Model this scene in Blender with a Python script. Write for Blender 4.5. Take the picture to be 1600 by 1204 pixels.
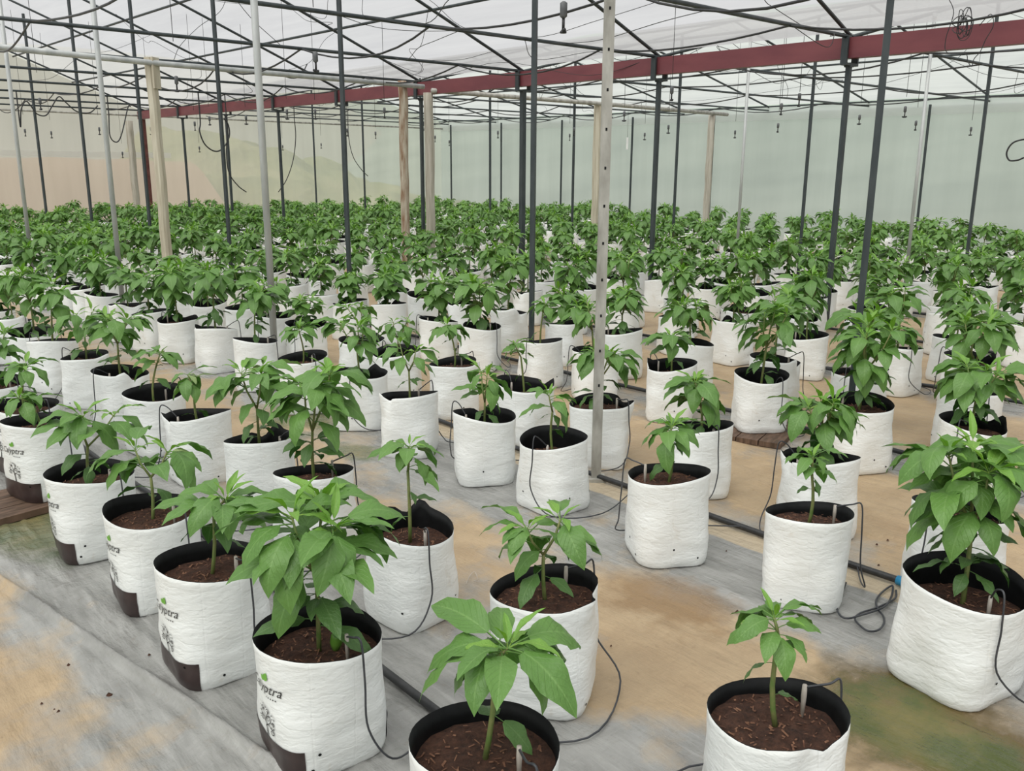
import bpy, math, random
import numpy as np
from mathutils import Matrix, Vector, noise

# ------------------------------------------------------------------ camera, world, light
for o in list(bpy.data.objects):
    bpy.data.objects.remove(o)
scene = bpy.context.scene
COL = scene.collection
F_PX, HORIZON, ROLL, HEAD, CAM_H = 1376.0, 267.7, 0.0053, math.radians(48.3), 1.4
PITCH = math.atan((602 - HORIZON) / F_PX)
_fw = Vector((math.cos(HEAD), math.sin(HEAD), 0)); _rt = Vector((math.sin(HEAD), -math.cos(HEAD), 0)); _up = Vector((0, 0, 1))
CF = _fw * math.cos(PITCH) - _up * math.sin(PITCH)
_cu = _fw * math.sin(PITCH) + _up * math.cos(PITCH)
CR = _rt * math.cos(ROLL) + _cu * math.sin(ROLL)
CU = -_rt * math.sin(ROLL) + _cu * math.cos(ROLL)
CAM = Vector((0, 0, CAM_H))
cam = bpy.data.objects.new('camera', bpy.data.cameras.new('camera'))
COL.objects.link(cam)
cam.matrix_world = Matrix(((CR.x, CU.x, -CF.x, CAM.x), (CR.y, CU.y, -CF.y, CAM.y), (CR.z, CU.z, -CF.z, CAM.z), (0, 0, 0, 1)))
cam.data.sensor_width = 36; cam.data.lens = F_PX / 1600 * 36; cam.data.clip_start = 0.05; cam.data.clip_end = 300
scene.camera = cam

world = bpy.data.worlds.new('overcast'); scene.world = world; world.use_nodes = True
wb = world.node_tree.nodes['Background']
wb.inputs[0].default_value = (0.95, 0.975, 1.0, 1); wb.inputs[1].default_value = 0.60
sun = bpy.data.objects.new('sun', bpy.data.lights.new('sun', 'SUN')); COL.objects.link(sun)
sun.data.energy = 5.0; sun.data.angle = math.radians(70); sun.data.color = (1, 0.98, 0.93)
_sd = (-_fw * 0.45 - _rt * 0.35 + _up).normalized()      # towards the bright part of the overcast
sun.rotation_euler = _sd.to_track_quat('Z', 'Y').to_euler()
scene.view_settings.view_transform = 'Standard'; scene.view_settings.look = 'None'
scene.view_settings.exposure = 0.32; scene.view_settings.gamma = 1
scene.view_settings.use_curve_mapping = False
scene.cycles.max_bounces = 5; scene.cycles.diffuse_bounces = 3; scene.cycles.transparent_max_bounces = 8

def ray(px, py):
    return CF * F_PX + CR * (px - 800) - CU * (py - 602)
def at(px, py, z):
    d = ray(px, py); return CAM + d * ((z - CAM_H) / d.z)
def at_x(px, py, x):
    d = ray(px, py); return CAM + d * (x / d.x)
def at_y(px, py, y):
    d = ray(px, py); return CAM + d * (y / d.y)
def proj(p):
    q = Vector(p) - CAM; w = q.dot(CF)
    return 800 + F_PX * q.dot(CR) / w, 602 - F_PX * q.dot(CU) / w, w

# ------------------------------------------------------------------ helpers
rng = random.Random(7)

def tag(o, label=None, cat=None, group=None, kind=None):
    if label: o['label'] = label
    if cat: o['category'] = cat
    if group: o['group'] = group
    if kind: o['kind'] = kind
    return o

def empty(name, loc, rz=0):
    o = bpy.data.objects.new(name, None); COL.objects.link(o)
    o.location = loc; o.rotation_euler[2] = rz; o.empty_display_size = 0.1
    return o

def link(name, mesh, parent=None, loc=None):
    o = bpy.data.objects.new(name, mesh); COL.objects.link(o)
    if parent is not None: o.parent = parent
    if loc is not None: o.location = loc
    return o

class MB:
    def __init__(s): s.v = []; s.f = []; s.m = []; s.uv = None
    def add(s, vs, fs, mi=0):
        b = len(s.v); s.v += [tuple(p) for p in vs]
        for f in fs: s.f.append([i + b for i in f]); s.m.append(mi)
    def box(s, lo, hi, mi=0):
        x0, y0, z0 = lo; x1, y1, z1 = hi
        s.add([(x0,y0,z0),(x1,y0,z0),(x1,y1,z0),(x0,y1,z0),(x0,y0,z1),(x1,y0,z1),(x1,y1,z1),(x0,y1,z1)],
              [(0,3,2,1),(4,5,6,7),(0,1,5,4),(1,2,6,5),(2,3,7,6),(3,0,4,7)], mi)
    def tube(s, pts, r, n=6, mi=0, caps=True):
        pts = [Vector(p) for p in pts]; rs = r if isinstance(r, (list, tuple)) else [r] * len(pts)
        vs = []; prev = None
        for i, p in enumerate(pts):
            d = (pts[min(i + 1, len(pts) - 1)] - pts[max(i - 1, 0)])
            d = d.normalized() if d.length > 1e-9 else Vector((0, 0, 1))
            if prev is None:
                a = Vector((1, 0, 0)) if abs(d.x) < 0.8 else Vector((0, 1, 0))
                u = d.cross(a).normalized()
            else:
                u = (prev - d * prev.dot(d)).normalized()
            prev = u; w = d.cross(u)
            for k in range(n):
                t = 2 * math.pi * (k + 0.5) / n
                vs.append(p + (u * math.cos(t) + w * math.sin(t)) * rs[i])
        fs = []
        for i in range(len(pts) - 1):
            for k in range(n):
                k2 = (k + 1) % n
                fs.append((i*n+k, i*n+k2, (i+1)*n+k2, (i+1)*n+k))
        if caps:
            fs.append(tuple(range(n - 1, -1, -1))); fs.append(tuple((len(pts)-1)*n + k for k in range(n)))
        s.add(vs, fs, mi)
    def mesh(s, name, mats, smooth=True):
        me = bpy.data.meshes.new(name); me.from_pydata(s.v, [], s.f)
        for m in (mats if isinstance(mats, (list, tuple)) else [mats]): me.materials.append(m)
        if any(s.m): me.polygons.foreach_set('material_index', s.m)
        if smooth: me.polygons.foreach_set('use_smooth', [True] * len(s.f))
        me.update(); return me
    def build(s, name, mats, parent=None, loc=None, smooth=True):
        return link(name, s.mesh(name, mats, smooth), parent, loc)

def curve_pts(ctrl, n=8):
    """Catmull-Rom through control points"""
    P = [Vector(c) for c in ctrl]; P = [P[0] * 2 - P[1]] + P + [P[-1] * 2 - P[-2]]
    out = []
    for i in range(1, len(P) - 2):
        for k in range(n):
            t = k / n; a, b, c, d = P[i-1], P[i], P[i+1], P[i+2]
            out.append(0.5 * ((2*b) + (c-a)*t + (2*a-5*b+4*c-d)*t*t + (3*b-a-3*c+d)*t**3))
    out.append(P[-2]); return out

# ------------------------------------------------------------------ materials
class NT:
    def __init__(s, name):
        s.mat = bpy.data.materials.new(name); s.mat.use_nodes = True
        s.t = s.mat.node_tree; s.b = s.t.nodes['Principled BSDF']; s.out = s.t.nodes['Material Output']
    def n(s, typ, **kw):
        nd = s.t.nodes.new(typ)
        for k, v in kw.items():
            if k in nd.inputs: nd.inputs[k].default_value = v
            else: setattr(nd, k, v)
        return nd
    def l(s, a, b): s.t.links.new(a, b)
    def noise(s, scale, detail=4, coord='Object', rough=0.55, mapscale=None, rot=None):
        tc = s.n('ShaderNodeTexCoord'); src = tc.outputs[coord]
        if mapscale or rot:
            mp = s.n('ShaderNodeMapping')
            if mapscale: mp.inputs['Scale'].default_value = mapscale
            if rot: mp.inputs['Rotation'].default_value = rot
            s.l(src, mp.inputs['Vector']); src = mp.outputs[0]
        nz = s.n('ShaderNodeTexNoise', Scale=scale, Detail=detail, Roughness=rough); s.l(src, nz.inputs['Vector'])
        return nz.outputs['Fac']
    def ramp(s, fac, stops):
        r = s.n('ShaderNodeValToRGB'); e = r.color_ramp.elements
        while len(e) < len(stops): e.new(0.5)
        for el, (p, c) in zip(e, stops): el.position = p; el.color = (c[0], c[1], c[2], 1) if not isinstance(c, float) else (c, c, c, 1)
        s.l(fac, r.inputs[0]); return r.outputs[0]
    def mix(s, fac, a, b):
        m = s.n('ShaderNodeMix', data_type='RGBA')
        for sock, v in ((m.inputs[0], fac), (m.inputs[6], a), (m.inputs[7], b)):
            if hasattr(v, 'node'): s.l(v, sock)
            else: sock.default_value = v if not isinstance(v, tuple) else (v[0], v[1], v[2], 1)
        return m.outputs[2]
    def math(s, op, a, b=None, c=None):
        m = s.n('ShaderNodeMath', operation=op)
        for i, v in enumerate((a, b, c)):
            if v is None: continue
            if hasattr(v, 'node'): s.l(v, m.inputs[i])
            else: m.inputs[i].default_value = v
        return m.outputs[0]
    def bump(s, h, strength=0.3, dist=0.01):
        b = s.n('ShaderNodeBump', Strength=strength, Distance=dist); s.l(h, b.inputs['Height']); s.l(b.outputs[0], s.b.inputs['Normal']); return b
    def col(s, v):
        if hasattr(v, 'node'): s.l(v, s.b.inputs['Base Color'])
        else: s.b.inputs['Base Color'].default_value = (*v, 1)
        return s
    def rough(s, v):
        if hasattr(v, 'node'): s.l(v, s.b.inputs['Roughness'])
        else: s.b.inputs['Roughness'].default_value = v
        return s

def simple(name, c1, c2, scale, rough=0.6, metal=0.0, bump=0.0, dist=0.004, mapscale=None, stops=(0.35, 0.65)):
    t = NT(name); f = t.noise(scale, mapscale=mapscale)
    t.col(t.ramp(f, [(stops[0], c1), (stops[1], c2)])).rough(rough); t.b.inputs['Metallic'].default_value = metal
    if bump: t.bump(f, bump, dist)
    return t.mat

M = {}
# white polythene outside of the grow bags: fine crinkles, faint dirt low down with a shape of its own
t = NT('white_polythene')
f1 = t.noise(9, 6, mapscale=(1, 1, 2.6)); f2 = t.noise(38, 4, mapscale=(1, 1, 2.2))
dirt = t.noise(14, 5)
t.col(t.ramp(dirt, [(0.24, (0.74, 0.72, 0.67)), (0.34, (0.85, 0.87, 0.86)), (0.8, (0.87, 0.90, 0.90))])).rough(0.36)
gt = t.n('ShaderNodeTexGradient', gradient_type='RADIAL'); tcx = t.n('ShaderNodeTexCoord'); t.l(tcx.outputs['Object'], gt.inputs[0])
pl = t.math('ABSOLUTE', t.math('SUBTRACT', t.math('FRACT', t.math('MULTIPLY', gt.outputs[1], 9.0)), 0.5)); pl = t.ramp(pl, [(0.0, 0.0), (0.035, 1.0)])
rd = t.math('ABSOLUTE', t.math('SUBTRACT', t.noise(13, 3, mapscale=(1, 1, 2.2)), 0.5)); rd = t.ramp(rd, [(0.0, 0.0), (0.09, 1.0)])
h = t.math('ADD', t.math('ADD', f1, t.math('MULTIPLY', f2, 0.3)), t.math('ADD', t.math('MULTIPLY', pl, 0.14), t.math('MULTIPLY', rd, 0.16))); t.bump(h, 0.48, 0.008)
t.b.inputs['Subsurface Weight'].default_value = 0.0
M['bag'] = t.mat
M['bag_in'] = simple('black_polythene', (0.003, 0.0035, 0.004), (0.007, 0.008, 0.009), 30, 0.6, bump=0.3)
M['bag_in'].node_tree.nodes['Principled BSDF'].inputs['Specular IOR Level'].default_value = 0.25
M['brown_print'] = simple('dark_brown_print', (0.035, 0.022, 0.022), (0.055, 0.036, 0.034), 20, 0.33, bump=0.2)
M['ink'] = simple('dark_ink', (0.03, 0.03, 0.03), (0.05, 0.05, 0.05), 20, 0.5)
M['green_ink'] = simple('green_ink', (0.16, 0.42, 0.05), (0.2, 0.5, 0.07), 20, 0.5)
t = NT('coir_soil')
f1 = t.noise(60, 8, rough=0.7); f2 = t.noise(11, 3)
c = t.mix(t.ramp(f2, [(0.35, 0.0), (0.65, 1.0)]), t.ramp(f1, [(0.3, (0.022, 0.011, 0.007)), (0.7, (0.11, 0.045, 0.026))]), t.ramp(f1, [(0.3, (0.045, 0.02, 0.012)), (0.7, (0.19, 0.085, 0.05))]))
t.col(c).rough(0.95); t.bump(f1, 1.0, 0.02); M['soil'] = t.mat
M['chip'] = simple('coir_chip', (0.10, 0.042, 0.024), (0.24, 0.12, 0.07), 40, 0.9)

def leaf_mat(name, ca, cb, vein):
    t = NT(name); tc = t.n('ShaderNodeTexCoord'); sp = t.n('ShaderNodeSeparateXYZ'); t.l(tc.outputs['UV'], sp.inputs[0])
    v = t.math('ABSOLUTE', t.math('SUBTRACT', sp.outputs[1], 0.5))
    mid = t.ramp(v, [(0.0, 1.0), (0.045, 0.0)])
    side = t.math('FRACT', t.math('SUBTRACT', t.math('MULTIPLY', sp.outputs[0], 9.0), t.math('MULTIPLY', v, 5.0)))
    sv = t.ramp(side, [(0.0, 1.0), (0.10, 0.0)])
    oi = t.n('ShaderNodeObjectInfo')
    nz = t.noise(18, 3)
    k = t.math('ADD', t.math('MULTIPLY', oi.outputs['Random'], 0.6), t.math('MULTIPLY', nz, 0.4))
    base = t.mix(k, ca, cb)
    c = t.mix(t.math('MULTIPLY', sv, 0.34), base, vein); c = t.mix(t.math('MULTIPLY', mid, 0.75), c, vein)
    geo = t.n('ShaderNodeNewGeometry')
    c = t.mix(t.math('MULTIPLY', geo.outputs['Backfacing'], 0.28), c, (0.24, 0.38, 0.14))
    t.col(c).rough(0.38)
    t.bump(t.math('ADD', t.math('MULTIPLY', sv, -0.6), nz), 0.45, 0.005)
    tr = t.n('ShaderNodeBsdfTranslucent'); t.l(c, tr.inputs[0])
    mx = t.n('ShaderNodeMixShader'); mx.inputs[0].default_value = 0.25
    t.l(t.b.outputs[0], mx.inputs[1]); t.l(tr.outputs[0], mx.inputs[2]); t.l(mx.outputs[0], t.out.inputs[0])
    return t.mat
M['leaf_young'] = leaf_mat('young_leaf', (0.14, 0.36, 0.025), (0.22, 0.44, 0.04), (0.34, 0.53, 0.10))
M['leaf'] = leaf_mat('pepper_leaf', (0.065, 0.195, 0.024), (0.125, 0.295, 0.042), (0.20, 0.38, 0.10))
M['leaf_old'] = leaf_mat('old_leaf', (0.035, 0.125, 0.022), (0.065, 0.18, 0.032), (0.15, 0.28, 0.09))
M['leaf_pale'] = leaf_mat('pale_leaf', (0.30, 0.42, 0.16), (0.38, 0.48, 0.2), (0.45, 0.55, 0.3))
M['stem'] = simple('stem', (0.13, 0.21, 0.05), (0.24, 0.24, 0.09), 25, 0.6)
M['flower'] = simple('flower_petal', (0.75, 0.75, 0.55), (0.85, 0.85, 0.7), 20, 0.6)
M['fruit'] = simple('green_fruit', (0.10, 0.25, 0.03), (0.16, 0.34, 0.05), 20, 0.3)
M['steel_dark'] = simple('dark_painted_steel', (0.022, 0.032, 0.036), (0.05, 0.062, 0.066), 14, 0.5, bump=0.1, mapscale=(1, 1, 0.3))
M['steel_light'] = simple('galvanised_steel', (0.40, 0.42, 0.42), (0.56, 0.58, 0.57), 10, 0.5, metal=0.25, mapscale=(1, 1, 0.25))
M['steel_worn'] = simple('weathered_galvanised_steel', (0.27, 0.26, 0.23), (0.50, 0.49, 0.45), 13, 0.6, metal=0.15, mapscale=(1, 1, 0.35), bump=0.15)
M['red'] = simple('maroon_paint', (0.145, 0.034, 0.044), (0.19, 0.05, 0.058), 6, 0.45, mapscale=(1, 0.3, 1))
M['rust'] = simple('red_oxide_steel', (0.10, 0.025, 0.02), (0.15, 0.05, 0.04), 9, 0.6)
M['wood_cream'] = simple('cream_timber', (0.46, 0.41, 0.31), (0.60, 0.56, 0.45), 8, 0.8, bump=0.3, mapscale=(3, 3, 0.25))
M['wood_bark'] = simple('barked_timber', (0.24, 0.14, 0.08), (0.52, 0.47, 0.38), 7, 0.9, bump=0.5, mapscale=(2.5, 2.5, 0.5))
M['wood_grey'] = simple('weathered_timber', (0.36, 0.33, 0.27), (0.55, 0.52, 0.45), 8, 0.9, bump=0.4, mapscale=(3, 3, 0.25))
M['board'] = simple('wet_board', (0.06, 0.035, 0.02), (0.15, 0.09, 0.06), 10, 0.7, bump=0.3, mapscale=(1, 6, 1))
M['hose'] = simple('black_hose', (0.015, 0.016, 0.018), (0.035, 0.036, 0.038), 20, 0.45)
M['tube'] = simple('grey_black_tube', (0.03, 0.033, 0.04), (0.055, 0.058, 0.066), 20, 0.4)
M['stake'] = simple('stake_plastic', (0.42, 0.38, 0.33), (0.55, 0.5, 0.45), 20, 0.5)
M['blue'] = simple('blue_plastic', (0.02, 0.22, 0.45), (0.03, 0.30, 0.55), 20, 0.4)
M['white_plastic'] = simple('white_plastic', (0.75, 0.76, 0.75), (0.82, 0.83, 0.82), 10, 0.4)
M['grey_plastic'] = simple('grey_plastic', (0.08, 0.085, 0.09), (0.14, 0.145, 0.15), 20, 0.5)

def film(name, c1, c2, transp, transl, scale, mapscale, vmap=None):
    t = NT(name); f = t.noise(scale, 5, mapscale=mapscale); c = t.ramp(f, [(0.3, c1), (0.7, c2)])
    t.col(c).rough(0.5)
    tl = t.n('ShaderNodeBsdfTranslucent'); t.l(c, tl.inputs[0])
    m1 = t.n('ShaderNodeMixShader'); m1.inputs[0].default_value = transl
    t.l(t.b.outputs[0], m1.inputs[1]); t.l(tl.outputs[0], m1.inputs[2])
    tp = t.n('ShaderNodeBsdfTransparent'); m2 = t.n('ShaderNodeMixShader'); m2.inputs[0].default_value = transp
    t.l(m1.outputs[0], m2.inputs[1]); t.l(tp.outputs[0], m2.inputs[2]); t.l(m2.outputs[0], t.out.inputs[0])
    return t.mat
M['roof_film'] = film('roof_film', (0.36, 0.36, 0.37), (0.44, 0.44, 0.445), 0.36, 0.90, 3.0, (1.4, 0.12, 1))
M['wall_net'] = film('wall_net', (0.52, 0.545, 0.505), (0.60, 0.63, 0.585), 0.26, 0.72, 1.6, (1.6, 1.6, 0.18))
M['band'] = film('pale_film_band', (0.80, 0.82, 0.80), (0.86, 0.87, 0.85), 0.15, 0.8, 3, (1, 1, 1))

# floor: silver mulch film, dried tan mud, algae, wrinkles
t = NT('floor_film')
tc = t.n('ShaderNodeTexCoord'); sp = t.n('ShaderNodeSeparateXYZ'); t.l(tc.outputs['Object'], sp.inputs[0])
X, Y = sp.outputs[0], sp.outputs[1]
big = t.noise(1.1, 5, rough=0.6); mid = t.noise(4.5, 6, rough=0.62); fine = t.noise(26, 5, rough=0.7)
# width of the silver sheets under the beds (period 1.56 m across the rows)
ph = t.math('ABSOLUTE', t.math('SUBTRACT', t.math('FRACT', t.math('DIVIDE', t.math('SUBTRACT', X, 0.36), 1.56)), 0.5))   # 0 mid bed .. 0.5 aisle
bias = t.math('MULTIPLY', t.math('SUBTRACT', ph, 0.24), 0.75)
far = t.math('MULTIPLY', t.math('SUBTRACT', X, 2.2), 0.07)
far = t.math('MINIMUM', t.math('MAXIMUM', far, -0.075), 0.16)
k = t.math('ADD', t.math('ADD', t.math('ADD', t.math('MULTIPLY', big, 0.75), t.math('MULTIPLY', mid, 0.38)), bias), far)
tanmask = t.ramp(k, [(0.53, 0.0), (0.68, 1.0)])
silver = t.ramp(t.noise(7, 6, mapscale=(1.5, 0.5, 1), rot=(0, 0, 0.2)), [(0.3, (0.20, 0.20, 0.19)), (0.7, (0.36, 0.36, 0.345))])
streak = t.noise(22, 3, mapscale=(2.2, 0.22, 1), rot=(0, 0, 0.12)); silver = t.mix(t.ramp(streak, [(0.55, 0.0), (0.70, 0.3)]), silver, (0.48, 0.48, 0.465))
mud = t.ramp(mid, [(0.3, (0.36, 0.255, 0.15)), (0.62, (0.47, 0.35, 0.215))])
mud = t.mix(t.ramp(big, [(0.45, 0.0), (0.68, 0.55)]), mud, (0.30, 0.225, 0.14))
c = t.mix(tanmask, silver, mud)
cream = t.math('ABSOLUTE', t.math('SUBTRACT', t.math('ADD', X, t.math('MULTIPLY', mid, 0.03)), 2.865)); cream = t.ramp(cream, [(0.075, 0.85), (0.085, 0.0)]); c = t.mix(cream, c, (0.55, 0.45, 0.31))
c = t.mix(t.math('MULTIPLY', t.ramp(fine, [(0.58, 0.0), (0.75, 1.0)]), 0.28), c, (0.15, 0.10, 0.055))
def blob(cx, cy, r, soft):
    dx = t.math('MULTIPLY', t.math('SUBTRACT', X, cx), 1.0); dy = t.math('MULTIPLY', t.math('SUBTRACT', Y, cy), 0.75)
    d = t.math('SQRT', t.math('ADD', t.math('MULTIPLY', dx, dx), t.math('MULTIPLY', dy, dy)))
    d = t.math('ADD', d, t.math('MULTIPLY', t.math('SUBTRACT', mid, 0.5), soft))
    d = t.math('ADD', d, t.math('MULTIPLY', t.math('SUBTRACT', fine, 0.5), 0.06))
    return t.ramp(t.math('DIVIDE', d, r), [(0.55, 1.0), (1.0, 0.0)])
brown = blob(2.13, 0.78, 0.34, 0.5)
c = t.mix(brown, c, (0.12, 0.085, 0.035))
wetm = blob(2.2, 1.68, 0.22, 0.35); c = t.mix(t.math('MULTIPLY', wetm, 0.7), c, (0.22, 0.13, 0.055))
alg = None
for (bx, by, br, bs) in ((2.11, 0.80, 0.22, 0.4), (0.82, 3.75, 0.33, 0.5), (2.35, 4.5, 0.30, 0.5), (2.28, 3.75, 0.16, 0.3)):
    b_ = blob(bx, by, br, bs); alg = b_ if alg is None else t.math('MAXIMUM', alg, b_)
c = t.mix(t.math('MULTIPLY', alg, 0.8), c, t.ramp(mid, [(0.4, (0.055, 0.085, 0.018)), (0.65, (0.17, 0.15, 0.045))]))
t.col(c)
rw = t.mix(tanmask, (0.22, 0.22, 0.22), (0.55, 0.55, 0.55)); rw = t.mix(t.math('MULTIPLY', t.math('MAXIMUM', alg, brown), 0.8), rw, (0.16, 0.16, 0.16))
t.rough(rw)
wr = t.noise(9, 5, mapscale=(2.6, 0.55, 1), rot=(0, 0, 0.35)); wr2 = t.noise(16, 4, mapscale=(0.5, 2.2, 1), rot=(0, 0, -0.5))
t.bump(t.math('ADD', t.math('ADD', wr, t.math('MULTIPLY', wr2, 0.5)), t.math('MULTIPLY', fine, 0.18)), 0.55, 0.022)
M['floor'] = t.mat
t = NT('outside_ground'); f = t.noise(0.25, 5); g = t.noise(1.5, 4)
t.col(t.mix(t.math('MULTIPLY', g, 0.5), t.ramp(f, [(0.35, (0.26, 0.145, 0.088)), (0.6, (0.31, 0.195, 0.125))]), (0.30, 0.24, 0.13))).rough(0.95); M['bank'] = t.mat
t = NT('outside_scrub'); f = t.noise(0.5, 6, rough=0.65)
t.col(t.ramp(f, [(0.3, (0.11, 0.13, 0.06)), (0.5, (0.20, 0.21, 0.09)), (0.7, (0.30, 0.28, 0.15))])).rough(0.95); t.bump(f, 1, 0.5); M['scrub'] = t.mat
t = NT('outside_hill'); f = t.noise(0.18, 6, rough=0.65)
t.col(t.ramp(f, [(0.3, (0.15, 0.185, 0.16)), (0.7, (0.26, 0.30, 0.255))])).rough(0.95); M['hill'] = t.mat

# ------------------------------------------------------------------ layout constants
PITCH_X, PAIR, X_FIRST = 1.5586, 0.587, 0.937
ROWS = [X_FIRST + (k // 2) * PITCH_X + (k % 2) * PAIR for k in range(19)]
XB, XW, YE = 7.55, 16.15, 21.3           # red gutter beam, far side wall, end wall
X_NEAR, Y_BACK = -1.2, -7.0
RIDGE1, RZ1, RIDGE2, RZ2 = 3.2, 4.25, 11.8, 3.55
def eave(y): return 2.53 + 0.0085 * (y - 3)
def roof_z(x, y):
    e = eave(y)
    if x < RIDGE1: return e + (RZ1 - 2.53) * (x - X_NEAR) / (RIDGE1 - X_NEAR)
    if x < XB: return e + (RZ1 - 2.53) * (XB - x) / (XB - RIDGE1)
    if x < RIDGE2: return e + (RZ2 - 2.53) * (x - XB) / (RIDGE2 - XB)
    return e + 0.08 + (RZ2 - 2.61) * (XW - x) / (XW - RIDGE2)

# ------------------------------------------------------------------ setting
def floor_h(x, y):
    h = 0.0
    cx = 0.58 + (3.1 - y) * 0.168          # the long fold in the foreground sheet
    d = x - cx
    if y < 4.2:
        fade = min(1, max(0, (4.2 - y) / 0.6))
        h += fade * (0.030 * math.exp(-(d / 0.018) ** 2) + 0.012 * math.exp(-((d + 0.055) / 0.03) ** 2) + 0.006 * math.exp(-((d - 0.11 - 0.03 * math.sin(y * 5)) / 0.02) ** 2))
    n1 = noise.noise(Vector((x * 5.0 + y * 1.2, y * 1.4, 0.3))); n2 = noise.noise(Vector((x * 14 + y * 3, y * 4.5, 4.1)))
    n3 = noise.noise(Vector((x * 2.0, y * 2.0, 9.0)))
    ridge = max(0, 1 - abs(n1) * 5)
    n4 = noise.noise(Vector((x * 9 - y * 2.2, y * 2.2, 7.7))); ridge2 = max(0, 1 - abs(n4) * 7)
    h += 0.011 * ridge * (0.5 + n3) + 0.007 * ridge2 * (.6 - n3) + 0.0022 * n2
    return h
mb = MB(); st = 0.03; x0, x1, y0, y1 = -0.3, 5.4, -0.2, 7.2
fx = [x0 + .025 * i for i in range(28)]
while fx[-1] < 1.25: fx.append(fx[-1] + .008)
while fx[-1] < x1: fx.append(fx[-1] + .025)
nx, ny = len(fx) - 1, int((y1 - y0) / st)
for j in range(ny + 1):
    for i in range(nx + 1):
        x, y = fx[i], y0 + j * st
        e = min(i, nx - i, j, ny - j); k = min(1, e / 8)
        mb.v.append((x, y, max(-0.004, floor_h(x, y)) * k - 0.004))
for j in range(ny):
    for i in range(nx):
        a = j * (nx + 1) + i; mb.f.append((a, a + 1, a + nx + 2, a + nx + 1)); mb.m.append(0)
X0, X1, Y0, Y1 = X_NEAR - 1, XW + 0.4, Y_BACK - 0.5, YE + 0.4
Z = -0.004; ex, ey = fx[-1], y0 + ny * st
mb.add([(X0, Y0, Z), (X1, Y0, Z), (X1, Y1, Z), (X0, Y1, Z), (x0, y0, Z), (ex, y0, Z), (ex, ey, Z), (x0, ey, Z)], [(0, 1, 5, 4), (1, 2, 6, 5), (2, 3, 7, 6), (3, 0, 4, 7)])
tag(mb.build('floor', M['floor']), 'silver film floor streaked with dried tan mud', kind='structure')

def sheet(mbx, pts_a, pts_b):
    n = len(pts_a); mbx.add(list(pts_a) + list(pts_b), [(i, i + 1, n + i + 1, n + i) for i in range(n - 1)])
ceil = empty('ceiling', (0, 0, 0)); tag(ceil, 'white plastic film roof stretched over two gabled bays', kind='structure')
for (a, b) in ((X_NEAR, RIDGE1), (RIDGE1, XB), (XB, RIDGE2), (RIDGE2, XW)):
    mb = MB(); ys = [Y_BACK + (YE - Y_BACK) * i / 12 for i in range(13)]
    sheet(mb, [(a, y, roof_z(a + 1e-4, y) + 0.05) for y in ys], [(b, y, roof_z(b - 1e-4, y) + 0.05) for y in ys])
    mb.build('roof_film', M['roof_film'], ceil)
# end wall (gabled), far side wall, back walls
mb = MB()
prof = [(X_NEAR, YE), (RIDGE1, YE), (XB, YE), (RIDGE2, YE), (XW, YE)]
sheet(mb, [(x, y, -0.05) for x, y in prof], [(x, y, roof_z(min(max(x, X_NEAR + 1e-4), XW - 1e-4), y) + 0.03) for x, y in prof])
we = mb.build('wall_left', M['wall_net']); tag(we, 'pale netting end wall with two gables, earth bank showing through', kind='structure')
mb = MB(); ys = [Y_BACK + (YE - Y_BACK) * i / 12 for i in range(13)]
sheet(mb, [(XW, y, -0.05) for y in ys], [(XW, y, eave(y) - 0.02) for y in ys])
ww = mb.build('wall_back', M['wall_net']); tag(ww, 'pale green grey netting side wall behind the crop', kind='structure')
mb = MB(); sheet(mb, [(XW - 0.03, y, eave(y) - 0.17) for y in ys], [(XW - 0.03, y, eave(y) + 0.09) for y in ys]); mb.build('film_band', M['band'], ww)
mb = MB(); sheet(mb, [(x, YE - 0.03, 1.66) for x in (X_NEAR, 3, 8.2)], [(x, YE - 0.03, 1.78) for x in (X_NEAR, 3, 8.2)]); mb.build('film_band', M['band'], we)
mb = MB(); sheet(mb, [(X_NEAR, y, -0.05) for y in ys], [(X_NEAR, y, eave(y)) for y in ys])
tag(mb.build('wall_front', M['wall_net']), 'netting side wall behind the viewer', kind='structure')
mb = MB(); sheet(mb, [(x, Y_BACK, -0.05) for x, _ in prof], [(x, Y_BACK, roof_z(min(max(x, X_NEAR + 1e-4), XW - 1e-4), Y_BACK) + 0.03) for x, _ in prof])
tag(mb.build('wall_right', M['wall_net']), 'netting end wall to the right of the viewer', kind='structure')
# land outside, seen faintly through the netting
def terrain(name, mat, x0, x1, y0, y1, n, hf, label):
    mb = MB()
    for j in range(n + 1):
        for i in range(n + 1):
            x = x0 + (x1 - x0) * i / n; y = y0 + (y1 - y0) * j / n; mb.v.append((x, y, hf(x, y)))
    for j in range(n):
        for i in range(n):
            a = j * (n + 1) + i; mb.f.append((a, a + 1, a + n + 2, a + n + 1)); mb.m.append(0)
    tag(mb.build(name, mat), label, kind='structure')
def sm(a, b, v): v = min(1, max(0, (v - a) / (b - a))); return v * v * (3 - 2 * v)
terrain('ground_bank', M['bank'], -24, 10.5, 21.9, 36, 40, lambda x, y: -0.1 + 1.75 * sm(22.2, 26, y) + 0.12 * noise.noise(Vector((x * .5, y * .5, 0))), 'bare brown earth bank outside the end wall')
terrain('ground_scrub', M['scrub'], 9.5, 30, 21.9, 31, 48, lambda x, y: -0.1 + 2.6 * sm(22.4, 30, y) * sm(24, 12, x) * sm(8.8, 11, x) + 0.5 * noise.noise(Vector((x * .8, y * .8, 0))) * sm(22, 24, y), 'olive scrub slope outside the end wall corner')
t = NT('outside_haze'); f = t.noise(0.1, 5); t.col(t.ramp(f, [(0.3, (0.24, 0.24, 0.205)), (0.7, (0.29, 0.29, 0.25))])).rough(0.95); M['haze_hill'] = t.mat
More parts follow.
